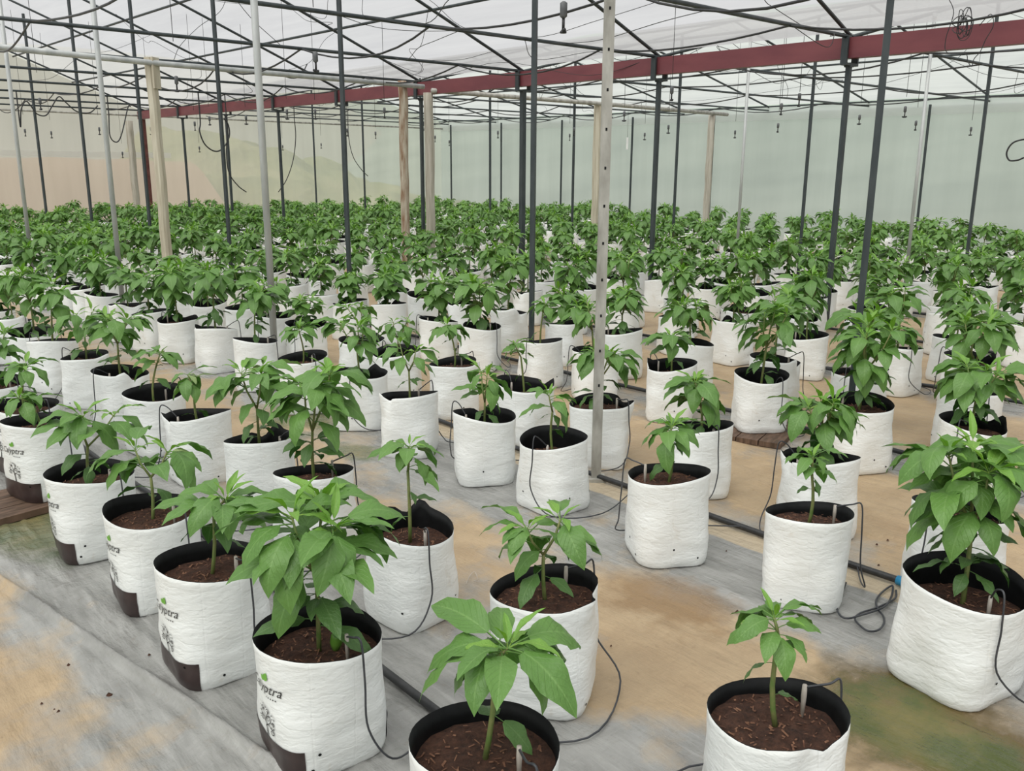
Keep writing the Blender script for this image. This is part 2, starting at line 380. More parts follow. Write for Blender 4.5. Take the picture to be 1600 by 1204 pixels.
terrain('ground_far_hill', M['haze_hill'], -90, 40, 44, 100, 30, lambda x, y: -0.3 + 11 * sm(44, 80, y) + 0.6 * noise.noise(Vector((x * .06, y * .06, 8))) * sm(44, 60, y), 'hazy cream grey hillside beyond the earth bank')
terrain('ground_hill', M['hill'], 16.9, 120, -60, 90, 60, lambda x, y: -0.2 + 15 * sm(20, 75, x) + 1.2 * noise.noise(Vector((x * .09, y * .09, 3))) * sm(17, 25, x), 'hazy grey green hillside outside the side wall')

# ------------------------------------------------------------------ steel frame
def part(parent, name, mat, fn, smooth=True):
    mb = MB(); fn(mb); return mb.build(name, mat, parent, smooth=smooth)

beam = empty('gutter_beam', (XB, YE, 0)); tag(beam, 'long maroon gutter beam running between the two roof bays', 'beam')
TY = [2.0 + 2.1 * i for i in range(-3, 10)]     # truss lines along the house (… 4.1, 6.2, 8.3 …)
mb = MB(); b = 0.055
ya, yb = Y_BACK + 0.2, YE - 0.1
def bz(y): return eave(y) - 0.175
for (xx0, xx1, dz0, dz1) in ((-b, b, 0.0, 0.012), (-b, b, 0.150, 0.162), (-0.02, 0.02, 0.012, 0.150)):
    vs = [(xx0, ya - YE, bz(ya) + dz0), (xx1, ya - YE, bz(ya) + dz0), (xx1, yb - YE, bz(yb) + dz0), (xx0, yb - YE, bz(yb) + dz0),
          (xx0, ya - YE, bz(ya) + dz1), (xx1, ya - YE, bz(ya) + dz1), (xx1, yb - YE, bz(yb) + dz1), (xx0, yb - YE, bz(yb) + dz1)]
    mb.add(vs, [(0,3,2,1),(4,5,6,7),(0,1,5,4),(1,2,6,5),(2,3,7,6),(3,0,4,7)])
mb.build('flange_web', M['red'], beam, smooth=False)
mb = MB()   # the closed gutter face on the near side
vs = [(-b - .012, ya - YE, bz(ya) - .004), (-b, ya - YE, bz(ya) - .004), (-b, yb - YE, bz(yb) - .004), (-b - .012, yb - YE, bz(yb) - .004),
      (-b - .012, ya - YE, bz(ya) + .165), (-b, ya - YE, bz(ya) + .165), (-b, yb - YE, bz(yb) + .165), (-b - .012, yb - YE, bz(yb) + .165)]
mb.add(vs, [(0,3,2,1),(4,5,6,7),(0,1,5,4),(1,2,6,5),(2,3,7,6),(3,0,4,7)]); mb.build('gutter_side', M['red'], beam, smooth=False)

def square_post(name, x, y, z1, w, mat, label, cat='post', group=None, bracket=False, holes=False, z0=-0.02):
    o = empty(name, (x, y, 0)); tag(o, label, cat, group); h = w / 2
    part(o, 'shaft', mat, lambda m: m.box((-h, -h, z0), (h, h, z1)), smooth=False)
    part(o, 'foot_plate', mat, lambda m: m.box((-w, -w, -0.004), (w, w, 0.012)), smooth=False)
    if bracket:
        def br(m):
            q = 0.105
            m.box((-q, -0.03, z1), (q, 0.03, z1 + 0.02)); m.box((-q, -0.03, z1 + 0.02), (-q + 0.02, 0.03, z1 + 0.235)); m.box((q - 0.02, -0.03, z1 + 0.02), (q, 0.03, z1 + 0.235)); m.box((-0.03, -0.03, z1 - 0.012), (0.03, 0.03, z1))
        part(o, 'bracket', M['steel_dark'], br, smooth=False)
    if holes:
        for k in range(13):
            zz = 0.45 + k * 0.16
            def ho(m, zz=zz):
                m.box((-h - 0.0015, -0.004, zz), (-h + 0.001, 0.004, zz + 0.012)); 
            part(o, 'slot_hole', M['bag_in'], ho, smooth=False)
    return o
def round_post(name, x, y, z1, r, mat, label, cat='post', group=None):
    o = empty(name, (x, y, 0)); tag(o, label, cat, group)
    part(o, 'shaft', mat, lambda m: m.tube([(0, 0, -0.02), (0, 0, z1)], r, 14))
    part(o, 'end_clamp', mat, lambda m: m.tube([(0, 0, z1 - 0.06), (0, 0, z1)], r * 1.25, 14))
    return o

o = square_post('steel_post', 2.9, 2.66, roof_z(2.9, 2.66), 0.043, M['steel_worn'], 'nearest weathered grey slotted post standing among the front bags', holes=True)
o.rotation_euler[2] = math.radians(48)
for (y, lab) in ((5.8, 'pale galvanised round post second nearest, left of centre'), (9.0, 'pale galvanised round post near the left edge of the crop'), (12.28, 'pale galvanised round post at the far left edge of the photo')):
    round_post('steel_post', 2.87, y, roof_z(2.87, y), 0.024, M['steel_light'], lab)
darkl = ['thickest dark square post at the right, among the bags', 'dark square post just left of the nearest grey slotted post', 'dark square post left of centre, third of its line from the right',
         'dark post right of the cream timber post', 'dark post close left of the cream timber post', 'dark post second from the left edge', 'dark post nearest the left edge']
for y, lab in zip((2.18, 4.67, 7.18, 9.76, 12.23, 14.7, 17.2), darkl):
    o = square_post('steel_post', 4.35, y, roof_z(4.35, y), 0.033, M['steel_dark'], lab); o.rotation_euler[2] = 0.5
beaml = {4.1: 'dark bracketed post holding the maroon beam at its right end', 6.2: 'dark bracketed post under the maroon beam, second from the right', 8.3: 'dark bracketed post under the middle of the maroon beam',
         10.4: 'dark bracketed post between the two barked timber posts', 12.5: 'dark bracketed post under the left half of the beam', 14.6: 'dark bracketed post under the beam right of the cream post'}
for y in TY:
    if y < 3 or y > YE - 0.5: continue
    key = round(y, 1); lab = beaml.get(key)
    square_post('steel_post', XB, y, bz(y) - 0.06, 0.058 if abs(y - 8.3) < .1 else 0.04, M['steel_dark'], lab or 'dark post under the far left end of the maroon beam', group=None if lab else 'posts at the far end of the beam', bracket=True)
square_post('steel_post', XB, YE - 0.25, bz(YE) - 0.01, 0.075, M['rust'], 'red oxide post at the far left end of the maroon beam')
midl = {4.1: 'thin dark post of the back bay at the far right', 6.2: 'thin dark post of the back bay right of the beam bracket', 8.3: 'thin dark post of the back bay right of the nearest grey post', 10.4: 'thin dark post of the back bay left of the nearest grey post'}
for y in TY:
    if y < 3 or y > YE - 0.5: continue
    lab = midl.get(round(y, 1))
    square_post('steel_post', 10.58, y, roof_z(10.58, y), 0.03, M['steel_dark'], lab or 'thin dark post in the back bay behind the timber posts', group=None if lab else 'back bay posts at the left')
for y, lab in ((6.12, 'pale thin galvanised post in the back bay, centre right'), (4.07, 'pale thin galvanised post in the back bay, far right')):
    round_post('steel_post', 9.03, y, roof_z(9.03, y), 0.017, M['steel_light'], lab)
wl = {7.14: 'wall post of the far side wall at the far right', 9.42: 'wall post of the far side wall, second from the right', 13.9: 'wall post of the far side wall behind the nearest grey post', 16.2: 'wall post of the far side wall right of centre post', 20.7: 'wall post at the far back corner of the house'}
for y in (4.85, 7.14, 9.42, 11.65, 13.9, 16.2, 18.5, 20.7):
    lab = wl.get(y)
    if y == 4.85: continue
    square_post('wall_post', XW - 0.1, y, eave(y), 0.034, M['steel_dark'], lab or 'dark wall post standing against the far side netting', group=None if lab else 'posts along the far side wall')

# trusses
for i, y in enumerate(TY):
    if i < 3: continue
    o = empty('roof_truss', (XB, y, 0)); e = eave(y)
    tag(o, 'dark roof truss overhead just in front of the viewer' if i < 4 else '%s roof truss from the right, tie bar and rafters over the maroon beam' % ['first', 'second', 'third', 'fourth', 'fifth', 'sixth', 'seventh', 'eighth', 'ninth', 'tenth'][i - 4], 'truss')
    rr = 0.017
    part(o, 'tie_bar', M['steel_dark'], lambda m: m.tube([(X_NEAR - XB, 0, e - 0.02), (0, 0, e - 0.0)], rr, 8))
    part(o, 'tie_bar', M['steel_dark'], lambda m: m.tube([(0, 0, e - 0.01), (XW - XB, 0, e + 0.02)], rr * 0.9, 8))
    for (xa, xb) in ((X_NEAR, RIDGE1), (RIDGE1, XB), (XB, RIDGE2), (RIDGE2, XW)):
        part(o, 'rafter', M['steel_dark'], lambda m: m.tube([(xa - XB, 0, roof_z(xa + 1e-3, y) + 0.0), (xb - XB, 0, roof_z(xb - 1e-3, y) + 0.0)], rr, 8))
purl = ((1.2, 'lengthwise purlin tube on the slope over the viewer'), (RIDGE1, 'ridge tube of the near bay roof'), (5.1, 'lengthwise purlin tube high on the near bay slope'), (6.2, 'lengthwise purlin tube halfway above the maroon beam'),
        (9.6, 'lengthwise purlin tube of the back bay just past the beam'), (RIDGE2, 'ridge tube of the back bay roof'), (14.0, 'lengthwise purlin tube of the back bay before the side wall'), (XW - 0.06, 'eave tube along the top of the far side wall'))
for x, lab in purl:
    ys = [Y_BACK + (YE - Y_BACK) * i / 13 for i in range(14)]
    mb = MB(); mb.tube([(x, y, roof_z(x - 1e-3, y) - 0.0) for y in ys], 0.016, 8); tag(mb.build('purlin', M['steel_dark']), lab, 'purlin')
for x, lab in ((RIDGE1 - 0.6, 'pale tube across the top of the end wall netting'),):
    mb = MB(); mb.tube([(X_NEAR, YE - 0.12, eave(YE) - 0.1), (XW, YE - 0.12, eave(YE) - 0.1)], 0.022, 8); tag(mb.build('wall_rail', M['steel_worn']), lab, 'rail')

# timber posts and the grey pipes they carry
def timber(x, y, z1, wx, wy, mat, label, notch=False, seed=0):
    r = random.Random(seed); mb = MB(); n = 10; zs = [-0.02 + (z1 + 0.02) * i / n for i in range(n + 1)]
    ring = 12
    vs = []
    for z in zs:
        dx, dy = r.uniform(-.008, .008), r.uniform(-.008, .008)
        for k in range(ring):
            a = 2 * math.pi * k / ring; c_, s_ = math.cos(a), math.sin(a)
            p = 6 if mat is M['wood_cream'] else 3
            q = (abs(c_) ** p + abs(s_) ** p) ** (-1 / p)
            vs.append((dx + wx * q * c_ * (1 + r.uniform(-.05, .05)), dy + wy * q * s_ * (1 + r.uniform(-.05, .05)), z))
    fs = [(i*ring+k, i*ring+(k+1) % ring, (i+1)*ring+(k+1) % ring, (i+1)*ring+k) for i in range(n) for k in range(ring)]
    fs.append(tuple(n*ring+k for k in range(ring)))
    mb.add(vs, fs)
    if notch: mb.box((-wx * 1.1, -wy * 1.35, z1 - 0.32), (wx * 1.1, -wy * 0.9, z1)); 
    o = mb.build('timber_post', mat, None, (x, y, 0), smooth=mat is not M['wood_cream']); o.rotation_euler[2] = 0.6
    return tag(o, label, 'post')
timber(3.72, 10.0, 2.56, 0.052, 0.048, M['wood_cream'], 'cream square timber post carrying the grey pipe on the left', True, 1)
timber(6.97, 10.0, 2.54, 0.055, 0.055, M['wood_bark'], 'barked timber post with reddish rot, left of centre', False, 2)
timber(7.42, 10.05, 2.42, 0.062, 0.06, M['wood_grey'], 'pale smooth timber post just right of the barked one', False, 3)
timber(10.7, 10.0, 2.42, 0.06, 0.06, M['wood_cream'], 'cream timber post of the back bay behind the grey slotted post', False, 4)
timber(13.7, 10.0, 2.40, 0.06, 0.06, M['wood_grey'], 'grey timber post of the back bay under the pipe end', False, 5)
timber(7.2, YE - 0.35, 2.45, 0.07, 0.07, M['wood_grey'], 'timber post at the end wall beneath the beam end', False, 6)
timber(2.85, YE - 0.35, 2.5, 0.09, 0.09, M['wood_cream'], 'thick timber post at the end wall at the left photo edge', False, 7)
mb = MB(); mb.tube([(X_NEAR, 9.97, 2.60), (3.72, 9.94, 2.50), (7.25, 9.92, 2.48)], 0.03, 12); tag(mb.build('pipe', M['steel_light']), 'thick pale grey pipe resting on the cream and barked posts', 'pipe')
mb = MB(); mb.tube([(7.42, 9.97, 2.445), (10.7, 9.95, 2.445), (14.1, 9.95, 2.43)], 0.032, 12); tag(mb.build('pipe', M['steel_worn']), 'thick grey pipe across the back bay on timber posts', 'pipe')

# overhead hoses: sag from tie bar to tie bar
def hose(x, sag, seed, label, r=0.009, dz=-0.03):
    q = random.Random(seed); pts = []
    for a, b in zip(TY, TY[1:]):
        s = sag * q.uniform(0.35, 1.5)
        for k in range(8):
            u = k / 8; y = a + (b - a) * u
            pts.append((x + 0.05 * math.sin(y * 1.7 + seed), y, eave(y) + dz + 0.02 - s * 4 * u * (1 - u)))
    mb = MB(); mb.tube(pts, r, 6); tag(mb.build('hose', M['hose']), label, 'hose')
for x, sag, lab in ((2.2, 0.12, 'sagging black hose on the tie bars above the viewer'), (4.6, 0.16, 'sagging black hose high at the left, left of the beam middle'), (6.6, 0.12, 'sagging black hose looping just in front of the maroon beam'),
                    (8.9, 0.10, 'sagging black hose of the back bay nearest the beam'), (10.3, 0.08, 'sagging black hose of the back bay, second from the beam'), (12.3, 0.09, 'sagging black hose in the middle of the back bay'), (14.5, 0.09, 'sagging black hose of the back bay nearest the side wall')):
    hose(x, sag, int(x * 10), lab)
# thin wires
q = random.Random(5)
for i in range(72):
    back = i % 5 > 1
    xa = q.uniform(8.2, 15.2) if back else q.uniform(3.6, 7.4)
    ya_ = q.uniform(3.5, 16); dx, dy = q.uniform(-2.0, 2.0), q.uniform(-2.6, 2.6)
    xb = min(max(xa + dx, 8.0 if back else 3.3), 15.8 if back else 7.5); yb_ = ya_ + dy
    ya_, yb_ = min(TY, key=lambda v: abs(v - ya_)), min(TY, key=lambda v: abs(v - yb_)) + (q.uniform(-.1, .1) if i % 3 else 0)
    za = q.choice([eave(ya_), roof_z(xa, ya_)]); zb = roof_z(xb, yb_) + 0.015 if i % 3 else eave(yb_)
    p0, p1 = Vector((xa, ya_, za)), Vector((xb, yb_, zb))
    mids = [p0.lerp(p1, k) + Vector((q.uniform(-.18, .18), q.uniform(-.18, .18), -q.uniform(0.0, .22))) for k in (0.25, 0.5, 0.75)]
    mb = MB(); mb.tube(curve_pts([p0] + mids + [p1], 6), 0.0032, 4)
    tag(mb.build('wire', M['hose']), 'thin black wire strung loosely under the back bay roof' if back else 'thin black wire strung loosely under the near bay roof', 'wire', 'wires under the back bay roof' if back else 'wires under the near bay roof')
# hanging loops of hose
def px_loop(pts, x=None, y=None, r=0.006, label='', n=8):
    P = [at_x(px, py, x) if x is not None else at_y(px, py, y) for px, py in pts]
    top = eave(P[0].y) + 0.005 if y is not None else roof_z(P[0].x, P[0].y) + 0.05
    if P[0].z < top: P = [Vector((P[0].x, P[0].y, top))] + P
    mb = MB(); mb.tube(curve_pts(P, n), r, 5); return tag(mb.build('hose', M['hose']), label, 'hose')
px_loop([(170, 178), (172, 212), (182, 222), (190, 210), (200, 168), (204, 166)], y=16.7, r=0.011, label='hose loop hanging just left of the beam end')
px_loop([(32, 198), (33, 172), (40, 158), (48, 165), (58, 178), (72, 180), (82, 165), (92, 151), (103, 160), (120, 174), (140, 176), (153, 165)], y=16.7, r=0.011, label='wavy hose hanging across the far left netting')
px_loop([(313, 190), (312, 205), (320, 225), (335, 236), (348, 232), (358, 214), (357, 196), (350, 185)], y=14.6, r=0.012, label='round hose loop hanging beside the dark post left')
px_loop([(355, 205), (354, 240), (358, 270), (372, 290), (385, 300)], y=14.6, r=0.010, label='hose tail hanging to the plants below the loop')
px_loop([(480, 100), (470, 118), (455, 122), (430, 115), (405, 118)], y=10.4, r=0.007, label='slack hose under the grey pipe, left of centre')
px_loop([(460, 185), (462, 215), (458, 250), (448, 280), (435, 300)], y=14.6, r=0.008, label='thin cable trailing down the end wall, left of centre')
px_loop([(545, 215), (552, 245), (565, 265), (575, 275)], y=16.7, r=0.008, label='thin cable trailing down the olive part of the end wall')
px_loop([(1690, 200), (1640, 214), (1605, 217), (1583, 223), (1573, 238), (1577, 250), (1590, 250), (1600, 246)], x=9.0, r=0.008, label='wire loop hanging at the right photo edge')
# tangle of wire hung over the beam
q = random.Random(11); ctr = at_x(1508, 34, XB - 0.55); pts = []
for i in range(64):
    a = i * .72; k = i // 9; pts.append(ctr + Vector((.03 * math.sin(k * 2.1 + a * .3), (.035 + .018 * math.sin(k * 1.7)) * math.cos(a) + .03 * math.sin(k * 1.3), (.075 + .025 * math.cos(k * 2.3)) * math.sin(a) - .02 * (k % 3))))
mb = MB(); mb.tube(curve_pts(pts, 3), 0.0032, 4)
tg = mb.build('wire_tangle', M['hose']); tag(tg, 'tangled coil of thin wire hanging over the maroon beam', 'wire')
mb = MB(); mb.tube(curve_pts([at_x(px, py, XB - 0.55) for px, py in ((1530, 40), (1548, 22), (1552, 40), (1540, 62), (1532, 80), (1522, 92), (1518, 104), (1512, 95), (1508, 84), (1480, 82), (1478, 60), (1490, 20), (1481, -5))], 6), 0.0032, 4)
mb.build('wire_tail', M['hose'], tg)

# hanging micro sprinklers
def sprinkler_mesh():
    a, b, c_ = MB(), MB(), MB()
    a.tube([(0, 0, 0.09), (0, 0, 0.55)], 0.0028, 5)
    b.tube([(0, 0, 0.045), (0, 0, 0.05), (0, 0, 0.09), (0, 0, 0.095)], [0.006, 0.012, 0.012, 0.005], 8)
    c_.tube([(0, 0, 0.012), (0, 0, 0.045)], 0.005, 6); c_.tube([(-0.02, 0, 0.008), (0.02, 0, 0.008)], 0.006, 6); c_.tube([(0, 0, 0), (0, 0, 0.006)], 0.011, 8)
    return a.mesh('drop_tube', M['hose']), b.mesh('weight', M['grey_plastic']), c_.mesh('nozzle', M['hose'])
SPM = sprinkler_mesh()
def sprinkler(p, label, group=None, rot=0, top=None):
    o = empty('sprinkler', p, rot); tag(o, label, 'sprinkler', group)
    t_ = link('drop_tube', SPM[0], o)
    if top: t_.scale = (1, 1, (top - p.z) / 0.55)
    a_ = link('weight', SPM[1], o); b_ = link('nozzle', SPM[2], o); k_ = 1.35
    a_.scale = b_.scale = (k_, k_, k_); t_.location.z = .03
special = {(880, 52): 'largest hanging sprinkler, high left of the slotted grey post', (494, 113): 'hanging sprinkler above the left half of the maroon beam', (1248, 167): 'hanging sprinkler below the beam, between two right posts', (1413, 184): 'hanging sprinkler right of the thick dark post'}
for (px, py) in ((880, 52), (494, 113), (277, 144), (1248, 167), (1413, 184), (1049, 158), (1220, 180), (1342, 195), (1430, 204), (1516, 212), (1215, 207), (1313, 215), (1148, 216), (1044, 209), (897, 212), (890, 220), (975, 190), (1007, 219), (328, 196), (305, 204), (385, 195), (449, 187), (493, 187), (601, 185), (502, 232), (543, 213), (587, 217), (237, 211), (156, 211), (192, 247), (81, 216), (40, 213), (64, 172), (312, 238), (442, 235), (702, 228), (661, 204), (778, 216), (680, 222)):
    z = 2.02 if py < 200 else 1.95
    if py < 60: z = 1.98
    p = at(px, py, z)
    k = 0
    while (p.y > YE - 0.8 or p.x > XW - 0.5) and k < 30: z -= 0.03; p = at(px, py, z); k += 1
    lab = special.get((px, py)); side = 'left' if px < 640 else 'right'
    sprinkler(p, lab or ('small hanging sprinkler against the end wall netting' if px < 640 else 'small hanging sprinkler against the far side wall netting'), None if lab else 'distant sprinklers ' + side, rng.uniform(0, 3), top=roof_z(p.x, p.y) + 0.03)
p = at_y(980, 224, 12.5)
o = empty('hanging_tag', p); tag(o, 'white card tag hanging on a wire right of the slotted post', 'tag')
part(o, 'card', M['white_plastic'], lambda m: m.box((-0.02, -0.004, -0.12), (0.02, 0.004, 0.12)), smooth=False); part(o, 'wire', M['hose'], lambda m: m.tube([(0, 0, 0.12), (0, 0, eave(12.5) - p.z + 0.01)], 0.003, 4))
o.rotation_euler = (0.0, 0.0, 2.3)

# ------------------------------------------------------------------ drip pipes on the floor
PIPE_X = [X_FIRST + PITCH_X * k + PAIR / 2 for k in range(10)]
PIPE_X[1] = 2.90
names10 = ['first', 'second', 'third', 'fourth', 'fifth', 'sixth', 'seventh', 'eighth', 'ninth', 'tenth']
for k, x in enumerate(PIPE_X[:6]):
    ys = [-0.5 + 0.7 * i for i in range(32)]
    q = random.Random(k)
    mb = MB(); mb.tube(curve_pts([(x + q.uniform(-.02, .02), y, 0.017) for y in ys if y < YE - 0.3], 2), 0.0125, 8)
    o = mb.build('drip_pipe', M['hose']); tag(o, 'black drip pipe on the floor inside the %s double row from the front left' % names10[k], 'pipe')
    if k in (1, 2):
        c0 = at(1402, 918, 0.018) if k == 1 else at(1000, 622, 0.018)
        part(o, 'connector', M['blue'], lambda m: (m.tube([(x, c0.y - 0.03, 0.017), (x, c0.y + 0.03, 0.017)], 0.017, 10), m.tube([(x - 0.012, c0.y, 0.02), (x - 0.03, c0.y, 0.024)], 0.012, 8)))

# ------------------------------------------------------------------ grow bags
RB = 0.150
class BagShape:
    def __init__(s, seed, logo=False):
        r = random.Random(seed); s.r = r; s.logo = logo
        s.h = 0.31 + r.uniform(-.012, .012); s.ph = r.uniform(0, 6.28)
        s.a1, s.p1 = r.uniform(.006, .02), r.uniform(0, 6.28); s.a2, s.p2 = r.uniform(.002, .009), r.uniform(0, 6.28)
        s.ears = [(r.uniform(0, 6.28), r.uniform(.012, .03), r.uniform(.16, .3)) for _ in range(r.choice([0, 1, 1, 2]))]
        s.rb = RB * r.uniform(.87, .92); s.rt = RB * r.uniform(.97, 1.03); s.bulge = r.uniform(.0, .004); s.off = r.uniform(0, 50)
        s.el = r.uniform(.95, 1.05)
        if logo: s.ears = []; s.ph = 0.0; s.a1 = .012; s.el = 1.0
    def rim(s, t):
        z = s.h + s.a1 * math.cos(t - s.p1) + s.a2 * math.cos(2 * (t - s.p2))
        for (e, a, w) in s.ears:
            d = math.atan2(math.sin(t - e), math.cos(t - e)); z += a * math.exp(-(d / w) ** 2) - a * .9 * math.exp(-((d - 2.2 * w) / w) ** 2)
        return z
    def rad(s, t, z):
        k = min(1, max(0, z / s.h)); R = s.rb + (s.rt - s.rb) * k + s.bulge * math.sin(math.pi * min(1, k * 1.1))
        p = 4.2 - 2.1 * sm(0.0, 0.75, k); c_, n_ = abs(math.cos(t - s.ph)), abs(math.sin(t - s.ph))
        q = (c_ ** p + n_ ** p) ** (-1 / p)
        R *= 1 + (q - 1) * (1.0 if k < .9 else .8)
        for (e, a, w) in s.ears:
            d = math.atan2(math.sin(t - e), math.cos(t - e)); R += (.012 * math.exp(-(d / w) ** 2) - .022 * math.exp(-((d - 2.2 * w) / (w * .8)) ** 2)) * sm(.7, 1, k)
        if k < .06: R -= .006 * (1 - k / .06)
        low = 1 - sm(.25, .95, k)
        n1 = noise.noise(Vector((t * 1.6 + s.off, z * 26, s.off))); n2 = noise.noise(Vector((math.cos(t) * 3 + s.off, math.sin(t) * 3, z * 14)))
        n3 = noise.noise(Vector((math.cos(t) * 8 + s.off, math.sin(t) * 8, z * 60 + t * 3)))
        R += (.0034 * n1 * (.15 + low) + .0018 * n2 + .0010 * n3)
        return R
    def pt(s, t, z, off=0.0):
        R = s.rad(t, z) + off; return (R * math.cos(t) * s.el, R * math.sin(t) / s.el, z)
    def mesh(s, n=44, lev=22):
        mb = MB(); zf = [0, .012, .03] + [.03 + (.97) * (i / (lev - 2)) for i in range(1, lev - 1)]
        T = [2 * math.pi * k / n for k in range(n)]
        vs = []
        for f in zf:
            for tt in T: vs.append(s.pt(tt, f * s.rim(tt)))
        L = len(zf); nb = len(vs)
        b0 = [tt for tt in T]
        fs, ms = [], []
        for i in range(L - 1):
            for k in range(n):
                fs.append((i*n+k, i*n+(k+1) % n, (i+1)*n+(k+1) % n, (i+1)*n+k)); ms.append(0)
        fs.append(tuple(range(n - 1, -1, -1))); ms.append(0)
        # black lining
        for d in (0.0, .03, .07, .12):  # depths below the rim
            for tt in T:
                z = s.rim(tt) - d; p = s.pt(tt, z, -.0065 if d else -.0012); vs.append((p[0], p[1], z + (.0008 if not d else 0)))
        for i in range(4):
            o0 = (L - 1) * n if i == 0 else nb + (i - 1) * n; o1 = nb + i * n
            for k in range(n): fs.append((o0+k, o0+(k+1) % n, o1+(k+1) % n, o1+k)); ms.append(1)
        mb.v, mb.f, mb.m = vs, [list(f) for f in fs], ms
        # punched drain holes
        r = s.r
        for ring, zz in ((5, .075), (3, .035)):
            for k in range(ring):
                tt = 2 * math.pi * (k + r.uniform(-.2, .2)) / ring + s.off; w = .0042
                c_ = [s.pt(tt + w * math.cos(a) / RB, zz + w * math.sin(a), .0012) for a in (0, 1.05, 2.09, 3.14, 4.19, 5.24)]
                mb.add(c_, [tuple(range(6))], 1)
        return mb.mesh('grow_bag', [M['bag'], M['bag_in']])
    def patch(s, t0, t1, z0, z1, nt, nz, off=.0012, zcurve=None):
        mb = MB()
        for j in range(nz + 1):
            for i in range(nt + 1):
                tt = t0 + (t1 - t0) * i / nt; zt = z1 + (zcurve(tt) if zcurve else 0); mb.v.append(s.pt(tt, z0 + (zt - z0) * j / nz, off))
        for j in range(nz):
            for i in range(nt):
                a = j * (nt + 1) + i; mb.f.append([a, a + 1, a + nt + 2, a + nt + 1]); mb.m.append(0)
        return mb
def soil_mesh(shape, level, chips, seed):
    r = random.Random(seed); mb = MB(); n, rings = 28, 7
    def hz(x, y): return level + .012 * noise.noise(Vector((x * 16, y * 16, seed))) + .008 * noise.noise(Vector((x * 45, y * 45, seed))) + .014 * (1 - (x * x + y * y) / (RB * RB))
    mb.v.append((0, 0, hz(0, 0)))
    for j in range(1, rings + 1):
        for k in range(n):
            tt = 2 * math.pi * k / n; R = (shape.rad(tt, level) - .005) * j / rings; x, y = R * math.cos(tt) * shape.el, R * math.sin(tt) / shape.el; mb.v.append((x, y, hz(x, y)))
    for k in range(n): mb.f.append([0, 1 + k, 1 + (k + 1) % n]); mb.m.append(0)
    for j in range(rings - 1):
        for k in range(n):
            a = 1 + j * n; mb.f.append([a + k, a + n + k, a + n + (k + 1) % n, a + (k + 1) % n]); mb.m.append(0)
    for _ in range(chips):
        R = (RB - .02) * math.sqrt(r.random()); tt = r.uniform(0, 6.28); x, y = R * math.cos(tt), R * math.sin(tt); z = hz(x, y) + .003
        a = r.uniform(0, 3.14); l = r.uniform(.002, .008); w = r.uniform(.0008, .0024); d = Vector((math.cos(a), math.sin(a), r.uniform(-.4, .6))) * l; e = Vector((-math.sin(a), math.cos(a), r.uniform(-.5, .5))) * w
        p = Vector((x, y, z)); mb.add([p - d - e, p + d - e, p + d + e, p - d + e, p + Vector((0, 0, w))], [(0, 1, 4), (1, 2, 4), (2, 3, 4), (3, 0, 4)], 1)
    return mb.mesh('soil', [M['soil'], M['chip']])
NBAG = 14
BAGS = []
for i in range(NBAG):
    s = BagShape(100 + i); lvl = s.h - random.Random(i).choice([.05, .06, .075, .09]); BAGS.append((s, s.mesh(), soil_mesh(s, lvl, 130, i), lvl))
LOGO = []
for i in range(3):
    s = BagShape(300 + i, True); lvl = s.h - (.05, .065, .055)[i]; LOGO.append((s, s.mesh(), soil_mesh(s, lvl, 130, 40 + i), lvl))
LOWBAG = [BagShape(500 + i).mesh(16, 6) for i in range(3)]

def text_mesh(body, size, shear=0.0):
    cu = bpy.data.curves.new('lettering', 'FONT'); cu.body = body; cu.size = size; cu.shear = shear; cu.align_x = 'CENTER'; cu.resolution_u = 3
    ob = bpy.data.objects.new('lettering', cu); COL.objects.link(ob)
    dg = bpy.context.evaluated_depsgraph_get(); me = bpy.data.meshes.new_from_object(ob.evaluated_get(dg))
    v = [tuple(p.co) for p in me.vertices]; f = [list(p.vertices) for p in me.polygons]
    bpy.data.objects.remove(ob); bpy.data.meshes.remove(me); return v, f
TXT1 = text_mesh('Calyptra', 0.037, 0.4); TXT2 = ([p for k in range(5) for p in ((-.004 + k * .008, 0, 0), (-.0005 + k * .008, 0, 0), (.0 + k * .008, .004, 0), (-.0035 + k * .008, .004, 0))], [[4*k, 4*k+1, 4*k+2, 4*k+3] for k in range(5)])   # the small print is too small to read
def wrap(shape, vf, tc, zc, mat, name, off=.0022):
    mb = MB(); mb.v = [shape.pt(tc + x / RB, zc + y, off) for x, y, z in vf[0]]; mb.f = vf[1]; mb.m = [0] * len(vf[1]); return mb.mesh(name, mat)
def strip2d(pts, w0, w1):
    v, f = [], []
    n = len(pts)
    for i, (x, y) in enumerate(pts):
        a, b_ = pts[max(i - 1, 0)], pts[min(i + 1, n - 1)]; dx, dy = b_[0] - a[0], b_[1] - a[1]; L = math.hypot(dx, dy) or 1; w = w0 + (w1 - w0) * i / max(1, n - 1)
        v += [(x - dy / L * w, y + dx / L * w, 0), (x + dy / L * w, y - dx / L * w, 0)]
    for i in range(n - 1): f.append([2*i, 2*i+1, 2*i+3, 2*i+2])
    return v, f
def merge2d(parts):
    V, Fc = [], []
    for v, f in parts:
        b_ = len(V); V += v; Fc += [[i + b_ for i in q_] for q_ in f]
    return V, Fc
def spiral(cx, cy, r0, turns, a0, sgn):
    n = 18; return [(cx + r0 * (1 - .8 * i / n) * math.cos(a0 + sgn * turns * 6.28 * i / n), cy + r0 * (1 - .8 * i / n) * math.sin(a0 + sgn * turns * 6.28 * i / n)) for i in range(n + 1)]
r_ = random.Random(3)
